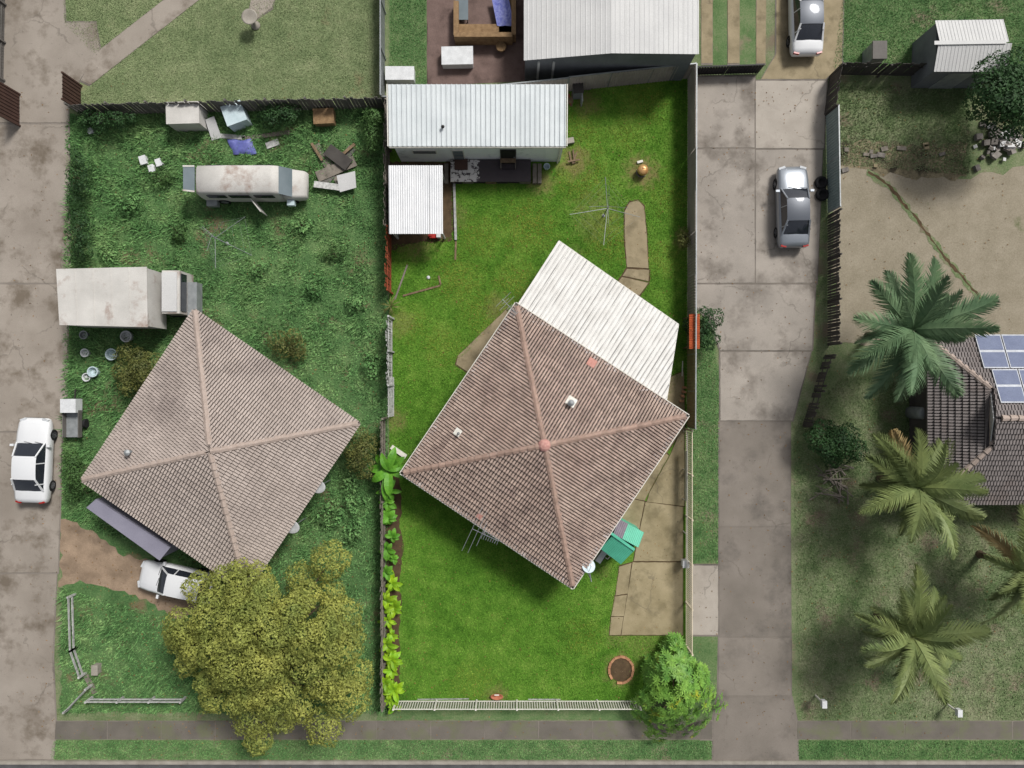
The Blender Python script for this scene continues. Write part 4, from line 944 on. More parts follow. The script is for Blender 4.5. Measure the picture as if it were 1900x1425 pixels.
for i in range(6):
    k = .5+.1*i; bx, by = 933+24*k, 557+26*k; L = 7; ds.append(((bx+L*.72, by-L*.7), (bx-L*.72, by+L*.7)))
aerial('short television aerial at the top corner of the brown roof', None, 2.95, [((948,542),(920,569)),((954,550),(927,576)),((944,553),(932,564))]+ds, ((932,555),(958,582)), 3.9)
# satellite dish
sd = thing('satellite_dish', 'pale oval satellite dish at the bottom corner of the brown roof', 'satellite dish', W(1088,1052))
g = W(1087,1053); c = W(1092,1050,2.9)
MB().tube(g, Vector((g.x,g.y,2.75)), .03).tube(Vector((g.x,g.y,2.7)), c-Vector((0,0,.06)), .025).build('pole', 'galv', sd)
md = Matrix.Translation(c) @ Matrix.Rotation(rad(-22), 4, 'X') @ Matrix.Rotation(rad(14), 4, 'Y')
MB().lathe((0,0,0), [(.02,-.07),(.2,-.055),(.35,-.01),(.37,0),(.35,.008),(.2,-.035),(.02,-.05)], 28).xf(md).build('dish', 'plastic_pale', sd, True)
MB().tube((0,-.3,-.02), (0,-.05,.42), .012).box((0,-.04,.44), (.06,.06,.12)).xf(md).build('feed_arm', 'metal', sd)

# ---------------------------------------------------------------- vehicles
def loft(secs, close=True):
    mb = MB(); n = len(secs[0]); vs = [p for s in secs for p in s]; fs = []
    for j in range(len(secs)-1):
        for i in range(n-1): fs.append((j*n+i, j*n+i+1, (j+1)*n+i+1, (j+1)*n+i))
    if close: fs += [tuple(range(n-1, -1, -1)), tuple((len(secs)-1)*n+i for i in range(n))]
    return mb.add(vs, fs)
def car(label, px, py, rz, paint, group, L=4.6, Wd=1.8, hatch=False, roof=None):
    # +Y is forward, built about the origin, then turned and moved
    t = thing('parked_car', label, 'car', (0,0,0), group); h = Wd/2
    st = [(-.5,.80,.42,.62),(-.485,.9,.3,.78),(-.44,.96,.24,.86),(-.3,1,.2,.9),(0,1,.2,.88),(.22,1,.2,.86),(.33,.98,.22,.82),(.44,.93,.26,.74),(.482,.85,.3,.64),(.5,.72,.4,.54)]
    if hatch: st = [(-.5,.86,.42,.7),(-.49,.94,.3,.9)]+st[2:]
    secs = []
    for (y, w, z0, z1) in st:
        w *= h; secs.append([Vector((x*w, y*L, z0+(z1-z0)*k)) for x, k in ((-.9,0),(-.99,.25),(-1,.6),(-.95,.9),(-.8,1),(-.4,1.05),(0,1.07),(.4,1.05),(.8,1),(.95,.9),(1,.6),(.99,.25),(.9,0))]+[Vector((-.9*w, y*L, z0))])
    body = loft(secs).build('body', paint, t, True)
    yb = (-.47 if hatch else -.36)*L; yr = (-.36 if hatch else -.2)*L; yf = .06*L; yw = .22*L
    ht = 1.42; sh = .86
    def ring(y, z, w): return [Vector((x*w*h, y, z-(abs(x)**3)*.05)) for x in (-1,-.5,0,.5,1)]
    gl = loft([ring(yb, sh+.04, .82), ring(yr, ht-.03, .68), ring((yr+yf)/2, ht, .7), ring(yf, ht-.03, .66), ring(yw, sh, .82)], False)
    gl.build('windscreens', 'glass', t, True)
    for s in (-1, 1):
        m = MB(); a = [Vector((s*.86*h, yb+.1, sh-.02)), Vector((s*.88*h, yw-.05, sh-.02)), Vector((s*.67*h, yf, ht-.07)), Vector((s*.69*h, yr, ht-.07))]
        m.add(a, [(0,1,2,3) if s > 0 else (3,2,1,0)]); m.build('side_window', 'glass', t)
        for y in (yb+.45, -.02*L, ): MB().beam(Vector((s*.875*h, y, sh-.02)), Vector((s*.69*h, y, ht-.06)), .05, .03).build('pillar', paint, t)
        MB().beam(Vector((s*.84*h, yw-.02, sh)), Vector((s*.67*h, yf, ht-.03)), .07, .05).build('pillar', paint, t); MB().beam(Vector((s*.84*h, yb+.02, sh)), Vector((s*.69*h, yr, ht-.03)), .09, .05).build('pillar', paint, t)
        m = MB().box((s*(h+.07), yw-.18, sh+.04), (.2,.12,.13)); m.build('mirror', paint, t)
        MB().box((s*.66*h, .478*L, .62), (.36,.12,.12), -s*.3).build('headlight', 'lamp_clear', t); MB().box((s*.7*h, -.487*L, .72), (.3,.09,.14), s*.2).build('tail_light', 'red_light', t)
        for y in (-.3*L, .3*L):
            w = MB().lathe((0,0,0), [(.2,-.1),(.3,-.1),(.32,-.06),(.32,.06),(.3,.1),(.2,.1)], 20).xf(Matrix.Translation((s*(h-.1), y, .32)) @ Matrix.Rotation(math.pi/2, 4, 'Y')).build('wheel', 'rubber', t)
            MB().lathe((0,0,0), [(.05,.02),(.19,.02),(.19,-.02),(.05,-.02)], 14).xf(Matrix.Translation((s*(h-.02), y, .32)) @ Matrix.Rotation(math.pi/2, 4, 'Y')).build('rim', 'alu', w)
    rf = loft([[Vector((x*.71*h, y, z+.012-(abs(x)**3)*.05)) for x in (-1,-.6,0,.6,1)] for y, z in ((yr-.03, ht-.04),(yr+.2, ht-.005),((yr+yf)/2, ht+.01),(yf-.2, ht),(yf+.03, ht-.035))], False)
    rf.build('roof_panel', roof or paint, t, True)
    MB().box((0, .5*L-.02, .42), (Wd*.6,.06,.12)).build('number_plate_bar', 'black', t)
    for x in (-.35, .25): MB().beam((x, yw+.02, sh+.05), (x+.45, yw-.06, sh+.08), .02, .015).build('wiper', 'black', t)
    t.location = W(px, py); t.rotation_euler = (0, 0, rad(rz)); return t
car('white sedan parked on the left driveway', 76, 852, -2, 'car_white', 'cars parked in the driveways', 4.7, 1.85)
car('silver sedan parked halfway down the shared driveway', 1463, 389, 1, 'car_silver', 'cars parked in the driveways', 4.5, 1.75, roof='car_grey')
car('silver white sedan at the top end of the shared driveway', 1487, 36, 1, 'car_white', 'cars parked in the driveways', 4.6, 1.8, roof='car_grey')
car('white hatchback half hidden under the big olive green tree', 338, 1073, 78, 'car_white', 'cars parked in the driveways', 4.2, 1.7, True)

# derelict van in the weeds (front towards +X)
vn = thing('derelict_van', 'derelict white van with rust streaks standing in the weeds', 'van', (0,0,0))
L2, hw, zt = 2.5, .82, 1.85
secs = []
for (x, w, z0, zs, z1) in ((-2.75,.9,.4,.9,1.6),(-2.6,.98,.35,1.0,1.82),(-1,1,.3,1.05,zt),(1.3,1,.3,1.05,zt),(1.75,.98,.3,1.0,1.8)):
    secs.append([Vector((x, s*hw*w, z)) for s, z in ((-1,z0),(-1.02,zs),(-.93,z1-.1),(-.8,z1),(0,z1+.05),(.8,z1),(.93,z1-.1),(1.02,zs),(1,z0))])
loft(secs).build('body', 'white_old', vn, True)
secs = []
for (x, w, z0, z1) in ((1.74,.98,.3,1.15),(2.3,.98,.3,1.08),(2.85,.92,.35,.95),(3.0,.82,.45,.8)):
    secs.append([Vector((x, s*hw*w, z)) for s, z in ((-1,z0),(-1.02,(z0+z1)/2),(-.95,z1-.06),(-.8,z1),(0,z1+.04),(.8,z1),(.95,z1-.06),(1.02,(z0+z1)/2),(1,z0))])
loft(secs).build('bonnet', 'white_old', vn, True)
MB().add([(1.72,-.74,1.74),(1.72,.74,1.74),(2.3,.76,1.12),(2.3,-.76,1.12)], [(3,2,1,0)]).build('windscreen', 'screen_glass', vn)
for s in (-1, 1):
    for (a, b) in ((-2.2,-1.2),(-1.0,.1),(.35,1.4)): MB().box(((a+b)/2, s*.822, 1.36), (b-a,.03,.46)).build('side_window', 'glass', vn)
    for x in (-1.7, 2.1):
        w = MB().lathe((0,0,0), [(.2,-.1),(.32,-.1),(.34,0),(.32,.1),(.2,.1)], 18).xf(Matrix.Translation((x, s*.76, .33)) @ Matrix.Rotation(math.pi/2, 4, 'X')).build('wheel', 'rubber', vn); MB().lathe((0,0,0), [(.04,.02),(.2,.02),(.2,-.02),(.04,-.02)], 12).xf(Matrix.Translation((x, s*.85, .33)) @ Matrix.Rotation(math.pi/2, 4, 'X')).build('rim', 'galv', w)
MB().add([(-2.7,-.7,1.82),(-2.7,.7,1.82),(-3.25,.66,1.95),(-3.25,-.66,1.95),(-2.7,-.7,1.86),(-2.7,.7,1.86),(-3.25,.66,1.99),(-3.25,-.66,1.99)], [(0,1,2,3),(7,6,5,4),(0,4,5,1),(1,5,6,2),(2,6,7,3),(3,7,4,0)]).build('raised_tailgate', 'screen_glass', vn)
for s in (-1,1): MB().beam((-2.7,s*.68,1.86),(-3.27,s*.64,1.99),.08,.05).build('tailgate_frame','white_old',vn)
MB().box((.35,-1.25,.75), (.9,.05,1.0), -.9).build('open_door', 'white_old', vn); MB().box((2.1,-.98,.62), (.4,.3,.3)).build('front_wing_panel', 'plastic_pale', vn)
MB().box((-2.3,-.95,.45), (.6,.35,.35)).build('hanging_bumper', 'galv', vn)
vn.location = W(478, 350)
# box truck
bt = thing('box_truck', 'old white box bodied truck with rust stained flat roof', 'truck', W(200,555))
q = [W(x,y,2.75) for x, y in ((106,501),(271,497),(273,605),(112,601))]
MB().prism(q, .7, 2.75).build('box_body', 'white_old', bt)
tq = [W(104,499,2.8), W(272,495,2.8), W(274,607,2.8), W(110,603,2.8)]
MB().plate([tq[0], tq[3], tq[2], tq[1]], .05).build('roof_skin', 'white_old', bt)
for t_ in (.2, .4, .6, .8): a, b = tq[0].lerp(tq[1], t_), tq[3].lerp(tq[2], t_); MB().beam(a+Vector((0,0,.01)), b+Vector((0,0,.01)), .05, .025).build('roof_seam', 'white_old', bt)
a, b = tq[1], tq[2]; cx = -18.25
MB().box((cx, W(0,550).y, 1.1), (.95, 2.3, 1.6)).build('cab', 'white_old', bt); MB().box((cx-.05, W(0,550).y, 1.93), (.8,2.1,.1)).build('cab_roof', 'white_far', bt)
MB().box((cx+.5, W(0,550).y, 1.5), (.06, 2.0, .6)).build('windscreen', 'glass', bt)
MB().box((cx+.75, W(0,560).y, .7), (.5, 1.9, .7)).build('bonnet', 'galv', bt)
for y in (515, 585):
    for x in (165, 260, 338): MB().lathe((0,0,0), [(.2,-.12),(.42,-.12),(.44,0),(.42,.12),(.2,.12)], 18).xf(Matrix.Translation(W(x,y)+Vector((0,0,.44))) @ Matrix.Rotation(math.pi/2,4,'X')).build('wheel', 'rubber', bt)
MB().beam(W(160,550)+Vector((0,0,.6)), W(345,550)+Vector((0,0,.6)), .9, .2).build('chassis', 'dark_metal', bt)
# small box trailer
tl = thing('box_trailer', 'small grey trailer with white front box between driveway and faded roof', 'trailer', W(148,775))
MB().box(W(148,785)+Vector((0,0,.5)), (.85,1.5,.06)).build('bed', 'galv', tl)
for s in (-.43,.43): MB().box(W(148,785)+Vector((s,0,.68)), (.04,1.5,.32)).build('side', 'fence_grey', tl)
MB().box(W(148,752)+Vector((0,0,.75)), (.85,.75,.6)).build('front_box', 'plastic_white', tl)
for s in (-.5,.5): MB().lathe((0,0,0), [(.1,-.07),(.25,-.07),(.26,0),(.25,.07),(.1,.07)], 16).xf(Matrix.Translation(W(148,785)+Vector((s,0,.26))) @ Matrix.Rotation(math.pi/2,4,'Y')).build('wheel', 'rubber', tl)
MB().tube(W(148,740)+Vector((0,0,.45)), W(148,722)+Vector((0,0,.4)), .04).tube(W(148,724)+Vector((0,0,.01)), W(148,724)+Vector((0,0,.42)), .025).build('draw_bar', 'dark_metal', tl)

# ---------------------------------------------------------------- neighbours' clutter
def crate(px, py, d, mat, label, cat='box', rz=0, z=0, lid=None, name='storage_box', grp=None):
    t = thing(name, label, cat, W(px, py)+Vector((0,0,z)), grp); p = W(px, py)+Vector((0,0,z+d[2]/2+.01))
    MB().box(p, d, rz).build('body', mat, t); MB().box(p+Vector((0,0,d[2]/2+.02)), (d[0]+.05, d[1]+.05, .045), rz).build('lid', lid or mat, t); return t
crate(358,225,(1.75,1.15,1.2),'white_old','white metal box against the rear fence of the weedy yard',rz=.03)
crate(446,222,(1.1,1.1,.9),'plastic_pale','tilted square white box by the rear fence of the weedy yard',rz=.35)
crate(605,222,(1.1,.8,.5),'tan_cane','tan wooden crate in the top right of the weedy yard','crate',rz=.05)
tag(MB().plate([W(388,228)+Vector((0,0,.5)), W(404,222)+Vector((0,0,.5)), W(412,256)+Vector((0,0,.06)), W(394,262)+Vector((0,0,.06))], .04).build('metal_sheet', 'white_far'), 'bent white sheet leaning between the two white boxes', 'sheet')
plank('plank', (400,252), (455,256), .25, .06, 'timber_white', 'pale board below the tilted white box')
plank('plank', (450,258), (538,246), .22, .06, 'timber_grey', 'long grey board right of the blue tarpaulin')
plank('plank', (495,272), (518,264), .35, .1, 'timber_white', 'short pale board below the long grey board')
bt2 = MB(); nx = 9
vs = [W(422+i*5.6+j*1.6, 259+j*4+math.sin(i*1.3)*1.2)+Vector((0,0,.14+.08*math.sin(i*1.1+j*.9)+(.0 if 0 < i < nx-1 and 0 < j < 7 else -.1))) for j in range(8) for i in range(nx)]
bt2.add(vs, [(j*nx+i, (j+1)*nx+i, (j+1)*nx+i+1, j*nx+i+1) for j in range(7) for i in range(nx-1)])
tag(bt2.build('tarpaulin', 'blue_tarp', None, True), 'crumpled blue tarpaulin in the weeds above the derelict van', 'tarpaulin')
pile = thing('scrap_pile', 'heap of grey boards and white sheets right of the derelict van', 'scrap pile', W(625,315))
for i, (a, b, w, m) in enumerate((((585,270),(640,350),.5,'timber_grey'),((655,275),(600,345),.45,'fence_grey'),((590,330),(660,300),.6,'timber_grey'),((580,268),(600,300),.15,'timber'),((660,270),(625,300),.16,'timber'),((610,280),(650,310),.7,'fence_dark'),((586,345),(640,352),.35,'timber_white'))):
    MB().beam(W(*a)+Vector((0,0,.06+.05*i)), W(*b)+Vector((0,0,.06+.05*i)), w, .045).build('board', m, pile)
MB().plate([W(628,330)+Vector((0,0,.42)), W(662,322)+Vector((0,0,.46)), W(664,352)+Vector((0,0,.42)), W(634,360)+Vector((0,0,.38))], .04).build('white_panel', 'white_far', pile)
for i, (x, y, s) in enumerate(((270,300,.35),(285,315,.3),(298,304,.3),(185,225,.3),(172,245,.25))):
    tag(MB().box(W(x,y)+Vector((0,0,s*.4)), (s,s*1.3,s*.8), R.uniform(0,2)).box(W(x,y)+Vector((0,0,s*.85)), (s*1.08,s*1.4,.04), .3).build('plastic_tub', 'plastic_white' if i < 3 else 'galv'), ['pale tub leftmost of three in the weeds left of the van','pale tub lowest of three in the weeds left of the van','pale tub rightmost of three in the weeds left of the van','grey tub upper of two near the weedy corner','grey tub lower of two near the weedy corner'][i], 'tub', 'tubs in the weeds')
for i, (x, y) in enumerate(((160,622),(162,655),(165,700),(240,625),(213,658),(178,690))):
    p = W(x,y); s = R.uniform(.25,.4)
    tag(MB().lathe(p, [(s*.7,0),(s*.8,s*.9),(s*.85,s*.95),(s*.7,s*.95),(s*.6,s*.3)], 14).build('plant_pot', R.choice(['plastic_white','galv','plastic_pale'])), 'pale pot below the white truck, '+['top of the left column','second in the left column','lowest in the left column','rightmost','beside the olive shrub','between trailer and olive shrub'][i], 'pot', 'pots below the white truck')
# dishes and boxes along the right eave of the left house
for i, (x, y) in enumerate(((589,903),(541,978))):
    t = thing('satellite_dish', ['white satellite dish upper of two by the faded roof','white satellite dish lower of two by the faded roof'][i], 'satellite dish', W(x,y), 'dishes at the left house')
    c = W(x, y, 2.6); MB().tube((c.x,c.y,0), (c.x,c.y,2.55), .03).build('pole', 'galv', t)
    MB().lathe((0,0,0), [(.02,-.07),(.25,-.05),(.42,0),(.4,.01),(.2,-.03),(.02,-.05)], 24).xf(Matrix.Translation(c) @ Matrix.Rotation(rad(25),4,'X')).build('dish', 'plastic_white', t, True)
crate(516,992,(.6,.5,.7),'plastic_white','white box at the wall below the lower dish of the left house',rz=-.6)
# top-left: white pot plant stand
bb = thing('bird_bath', 'white topped bird bath on the back lawn path end', 'bird bath', W(475,48))
MB().lathe(W(475,48), [(.25,0),(.25,.08),(.1,.15),(.08,.75),(.2,.85),(.42,.95),(.44,1.0),(.36,.98),(.1,.93)], 20).build('pedestal_bowl', 'kerb', bb, True)
# rear yard: outdoor lounge
so = thing('outdoor_sofa', 'tan cane corner sofa with blue throw on the brick paving', 'sofa', W(895,60))
MB().box(W(898,66)+Vector((0,0,.22)), (3.1,.85,.42)).build('seat', 'tan_cane', so); MB().box(W(898,80)+Vector((0,0,.5)), (3.2,.25,.95)).build('backrest', 'tan_cane', so)
MB().box(W(940,38)+Vector((0,0,.22)), (.85,2.2,.42)).build('seat', 'tan_cane', so); MB().box(W(953,40)+Vector((0,0,.48)), (.25,2.4,.9)).build('backrest', 'tan_cane', so)
MB().box(W(848,45)+Vector((0,0,.35)), (.28,1.9,.68)).build('armrest', 'tan_cane', so)
MB().lathe(W(930,92), [(.16,0),(.3,.35),(.28,.4),(.05,.42)], 14).build('stool', 'tan_cane', so)
th = MB(); vs = [W(912+i*5+j*1.2, 2+j*6)+Vector((0,0,.47+.03*math.sin(i*1.7+j)+(.35 if i > 5 else 0))) for j in range(10) for i in range(7)]
th.add(vs, [(j*7+i,(j+1)*7+i,(j+1)*7+i+1,j*7+i+1) for j in range(9) for i in range(6)])
tag(th.build('throw_blanket', 'blue_cloth', None, True), 'crumpled blue and white blanket lying on the cane sofa', 'blanket')
crate(850,112,(1.7,.95,.55),'plastic_white','white cool box on the brick paving below the cane sofa',rz=.02)
crate(745,145,(1.55,.7,.6),'plastic_white','white chest at the lower end of the rear grass strip',rz=0)
tb = thing('side_table', 'low grey glass table inside the cane sofa corner', 'table', W(857,25))
MB().box(W(858,26)+Vector((0,0,.42)), (.7,1.1,.04)).build('table_top', 'screen_glass', tb)
for a in (-.3,.3):
    for b_ in (-.48,.48): MB().box(W(858,26)+Vector((a,b_,.2)), (.05,.05,.4)).build('leg', 'dark_metal', tb)
# right: tyres, rubble, drain, letter boxes
for i, (x, y, z) in enumerate(((1522,340,0),(1524,362,0))):
    c = W(x,y); tag(MB().lathe(c+Vector((0,0,.12)), [(.2,-.1),(.3,-.12),(.36,-.05),(.36,.05),(.3,.12),(.2,.1),(.19,0)], 22).build('tyre', 'rubber', None, True), ['upper of the two black tyres by the driveway fence','lower of the two black tyres by the driveway fence'][i], 'tyre', 'tyres by the driveway fence')
dl = [(1612,318),(1650,345),(1700,405),(1760,485),(1825,560)]
sheet('drain_trench', [(x, y-7) for x, y in dl]+[(x-3, y+8) for x, y in dl[::-1]], .02, 'patchy_yard', .09, 31, .2)
sheet('drain_channel', [(x, y-2.5) for x, y in dl]+[(x-1, y+3) for x, y in dl[::-1]], .026, 'soil', .06, 32, .2)
rb = thing('rubble_heap', 'heap of grey rubble and stones below the dark tree top right', 'rubble', W(1850,265))
for i in range(70):
    a = R.uniform(0,6.28); r = abs(R.gauss(0,.8)); s = R.uniform(.14,.42); z = max(0,.45-r*.3)
    c = W(1855,270)+Vector((r*1.1*math.cos(a), r*1.0*math.sin(a), z*.6+s*.3)); MB().box(c, (s,s*R.uniform(.5,1.2),s*R.uniform(.3,.7)), M3=Matrix.Rotation(R.uniform(0,3),3,'Z') @ Matrix.Rotation(R.uniform(-.5,.5),3,'X')).build('stone', R.choice(['rubble','rubble','fence_grey','white_far']), rb)
for i in range(12):
    x, y = 1560+R.uniform(0,215), 288+R.uniform(-26,30)+(0)
    tag(MB().box(W(x,y)+Vector((0,0,.05)), (R.uniform(.2,.55),R.uniform(.12,.3),.12), R.uniform(-.3,.3)).build('stone_slab', R.choice(['rubble','timber_grey','path_conc'])), 'flat stone in the terraced strip above the dry yard', 'stone', 'flat stones in the terraced strip')
for i, (x, y) in enumerate(((1513,1290),(1757,1306))):
    t = thing('letter_box', ['white letter box on a post near the shared driveway','white letter box on a post at the lower right footpath'][i], 'letter box', W(x,y), 'white letter boxes')
    MB().box(W(x,y)+Vector((0,0,.45)), (.08,.08,.9)).build('post', 'white_paint', t); MB().box(W(x,y)+Vector((0,0,1.0)), (.22,.38,.24)).build('box', 'plastic_white', t); MB().beam(W(x,y)+Vector((0,.2,1.15)), W(x,y)+Vector((0,-.2,1.15)), .26, .04).build('cap', 'plastic_white', t)
lg = thing('branch_pile', 'pile of grey cut branches left of the middle palm', 'branches', W(1545,885))
for i in range(26):
    a = R.uniform(0,3.14); c = W(1545+R.uniform(-22,22), 888+R.uniform(-26,30))+Vector((0,0,.08+R.uniform(0,.3))); d = Vector((math.cos(a), math.sin(a), R.uniform(-.1,.15)))*R.uniform(.4,.9)
    MB().tube(c-d, c+d, R.uniform(.03,.07), .02, 6).build('branch', 'timber_grey', lg)
fl = thing('tank_stand', 'pale grey tank beside the dark tiled house', 'tank', W(1690,760)); MB().lathe(W(1690,765), [(.35,0),(.35,1.3),(.3,1.4),(.05,1.45)], 18).build('tank', 'galv', fl, True)
stn = thing('utility_cabinet', 'grey utility cabinet at the bend of the fence top right', 'cabinet', W(1611,112)); MB().box(W(1611,112)+Vector((0,0,.6)), (.7,.9,1.2)).build('body', 'galv', stn); MB().box(W(1611,112)+Vector((0,0,1.22)), (.78,.98,.06)).build('lid', 'fence_grey', stn)

# ---------------------------------------------------------------- plants
def leaf_quads(P, N, size, asp, rg):
    n = len(P); N = N/np.linalg.norm(N, axis=1, keepdims=True); r = rg.normal(size=(n,3)); a = np.cross(N, r); a /= np.linalg.norm(a, axis=1, keepdims=True); b = np.cross(N, a)
    s = size[:, None]; c = P
    return np.stack([c-a*s, c-b*s*asp+N*s*.15, c+a*s, c+b*s*asp+N*s*.15], 1).reshape(-1, 3)
def crown(name, lumps, per_m2, size, mat, parent, seed=1, asp=.5, up=.45, spread=.5):
    rg = np.random.default_rng(seed); PS, NS, SZ = [], [], []
    for (c, r) in lumps:
        r = np.array(r); n = int(per_m2*4*math.pi*(r.prod()**(2/3))*.7)
        d = rg.normal(size=(n,3)); d /= np.linalg.norm(d, axis=1, keepdims=True); k = (d[:,2] > -.55); d = d[k]; n = len(d)
        bump = 1+.16*np.sin(d[:,0]*5+c[0]*3)*np.sin(d[:,1]*5+c[1]*2)+rg.normal(0,.07,n)
        inner = rg.uniform(0,1,n) < .22; bump[inner] *= rg.uniform(.4,.9,inner.sum())
        PS.append(np.array(c)+d*r*bump[:,None]); NS.append(d+np.array([0,0,up])+rg.normal(0,spread,(n,3))); SZ.append(size*rg.uniform(.6,1.35,n))
    return np_mesh(name, leaf_quads(np.concatenate(PS), np.concatenate(NS), np.concatenate(SZ), asp, rg), 4, mat, parent)
def tree(name, label, px, py, h0, lumps_px, mat, trunk_r, per, size, seed, cat='tree', asp=.5):
    base_p = W(px, py); t = thing(name, label, cat, base_p); L = []; rr = random.Random(seed)
    for (x, y, z, r, rz) in lumps_px: c = W(x, y, z); L.append(((c.x, c.y, c.z), (r, r, rz)))
    top = Vector((base_p.x, base_p.y, h0)); tk = MB(); tk.path([base_p, base_p+Vector((.06,-.05,h0*.5)), top], trunk_r, trunk_r*.6, 9)
    for (c, r) in L: c = Vector(c); m = top.lerp(c, .5)+Vector((rr.uniform(-.2,.2), rr.uniform(-.2,.2), .15)); tk.path([top-Vector((0,0,h0*.2)), m, c], trunk_r*.4, trunk_r*.1, 6)
    tk.build('trunk', 'bark', t, True)
    crown('crown', L, per, size, mat, t, seed, asp, .3, .38)
    return t
def ring_lumps(cx, cy, rx, ry, z0, z1, n, rl, seed, flat=.75):
    rr = random.Random(seed); out = []
    for i in range(n):
        k = math.sqrt((i+.5)/n); a = i*2.39996+rr.uniform(-.25,.25)
        out.append((cx+rx*k*math.cos(a)*.92, cy+ry*k*math.sin(a)*.92, z1-(z1-z0)*k**2.2+rr.uniform(-.25,.25), rl*rr.uniform(.75,1.2), rl*flat*rr.uniform(.8,1.1)))
    return out
tree('shade_tree', 'big yellow-olive rounded tree covering the left front yard', 505, 1200, 3.0,
     [(a_, b_, c_+R.uniform(-.55,.45), d_*R.uniform(.7,1.15), e_) for a_, b_, c_, d_, e_ in ring_lumps(490,1190,180,158,3.4,6.4,56,.82,3,.8)]+[(612,1040,4.2,.95,.8),(470,1330,3.4,1.0,.7),(480,1375,3.0,.7,.6),(640,1290,3.8,1.15,.8),(662,1255,3.4,.8,.7),(600,1350,3.4,.9,.6)], 'tree_leaf', .26, 300, .072, 5)
tree('broadleaf_tree', 'dark green tree beside the grey gabled shed top right', 1880, 190, 2.2, ring_lumps(1873,178,62,68,3.0,4.6,12,.95,7), 'dark_leaf', .18, 210, .08, 8)
tree('round_shrub', 'round dark green shrub between patio roof and shared driveway', 1306, 606, .5, ring_lumps(1306,606,24,38,.8,1.5,6,.55,9), 'dark_leaf', .07, 320, .06, 10, 'shrub')
tree('leafy_shrub', 'dark green shrub left of the palms by the driveway', 1552, 828, .7, ring_lumps(1548,825,48,34,.9,1.7,9,.65,11), 'dark_leaf', .08, 300, .07, 12, 'shrub')
tree('leafy_shrub', 'olive shrub under the left slope of the faded roof', 252, 690, .6, ring_lumps(252,688,40,40,.8,1.6,8,.6,13), 'olive_leaf', .07, 300, .06, 14, 'shrub')
tree('leafy_shrub', 'yellowish shrub right of the faded roof peak in the weeds', 545, 640, .5, ring_lumps(540,640,32,26,.5,1.0,5,.5,15), 'olive_leaf', .06, 260, .06, 16, 'shrub')
tree('leafy_shrub', 'green shrub at the right corner of the faded roof', 672, 830, .5, ring_lumps(668,840,20,50,.8,1.6,6,.55,17), 'olive_leaf', .06, 260, .06, 18, 'shrub')
k = 0
for (x, y, rx, ry, lab) in ((200,222,60,12,'dark green hedge under the rear fence left of the white box'),(520,212,42,16,'dark green bush under the rear fence right of the tilted box'),(145,330,14,60,'tall dark green growth along the upper left driveway edge'),(150,440,16,50,'dark green growth along the middle left driveway edge'),(135,880,12,50,'bright green growth beside the white sedan'),(690,240,10,40,'green creeper left of the long cabin'),(1268,442,4,16,'small brownish green plant against the lilac side fence')):
    k += 1; tree('hedge_bush', lab, x, y, .4, ring_lumps(x,y,rx,ry,.6,1.2 if k != 7 else .7,8 if k != 7 else 4,.42 if k != 7 else .26,20+k), 'dark_leaf' if k in (1,2,3,4) else ('mid_leaf' if k < 7 else 'olive_leaf'), .05, 260, .06, 30+k, 'bush')
for i, (x, y, r) in enumerate(((640,940,.55),(655,985,.6),(650,900,.5),(610,960,.5),(230,585,.5),(560,420,.45),(480,500,.4),(620,470,.5),(330,430,.5),(240,380,.55),(200,470,.5),(660,560,.5),(580,540,.45),(300,330,.5),(690,680,.5),(160,905,.45))):
    tree('weed_clump', 'leafy weed clump %s' % ['beside the right eave of the faded roof, upper middle','near the lime shrubs right of the faded roof','at the upper right eave of the faded roof','below the right eave of the faded roof','below the white truck','right of the left clothes line','below the left clothes line','in the middle right of the weeds','left of the left clothes line','in the upper left of the weeds','between driveway and clothes line','at the right boundary above the faded roof','above the right slope of the faded roof','directly left of the derelict van','at the right corner above the faded roof','at the left corner of the faded roof'][i], x, y, .15, ring_lumps(x,y,22*r/.5*R.uniform(.6,1.6),16*R.uniform(.6,1.5),.12,.34,7,r*.62,60+i,.5), R.choice(['mid_leaf','weed_blade','weed_blade']), .03, 130, .08, 80+i, 'weed')
# shrub of star-shaped leaf whorls in the lower right corner
sh = thing('whorled_shrub', 'bright green shrub of star-shaped leaf whorls at the lower right lot corner', 'shrub', W(1248,1290)); rg = np.random.default_rng(5); rr = random.Random(5)
Q = []; base_p = W(1248,1290); tk = MB()
for i in range(520):
    k = math.sqrt(rr.random()); a = rr.uniform(0,6.28); kk = k*(1+.16*math.sin(3*a+.5)+.1*math.sin(7*a)); x, y = 1254+76*kk*math.cos(a), 1288+88*kk*math.sin(a); z = 2.6-1.8*k**2.4+.35*math.sin(x*.09)*math.sin(y*.08)+rr.uniform(-.35,.15)
    c = W(x, y, z); o = Vector((math.cos(a)*k, -math.sin(a)*k, .8)).normalized(); n_ = 8; s0 = rr.uniform(.2,.3); ph = rr.uniform(0,6.28)
    q_ = Vector((0,0,1)).rotation_difference(o).to_matrix()
    for j in range(n_):
        b_ = ph+6.283*j/n_; d = q_ @ Vector((math.cos(b_), math.sin(b_), rr.uniform(.0,.45))); s = q_ @ Vector((-math.sin(b_), math.cos(b_), 0)); w = s0*.17
        Q += [c, c+d*s0*.55+s*w, c+d*s0-Vector((0,0,s0*.15)), c+d*s0*.55-s*w]
    if i % 20 == 0: tk.path([base_p, base_p.lerp(c,.5)+Vector((0,0,.2)), c], .05, .015, 5)
tk.build('trunk', 'bark', sh); np_mesh('crown', np.array([tuple(v) for v in Q]), 4, 'rosette_leaf', sh)
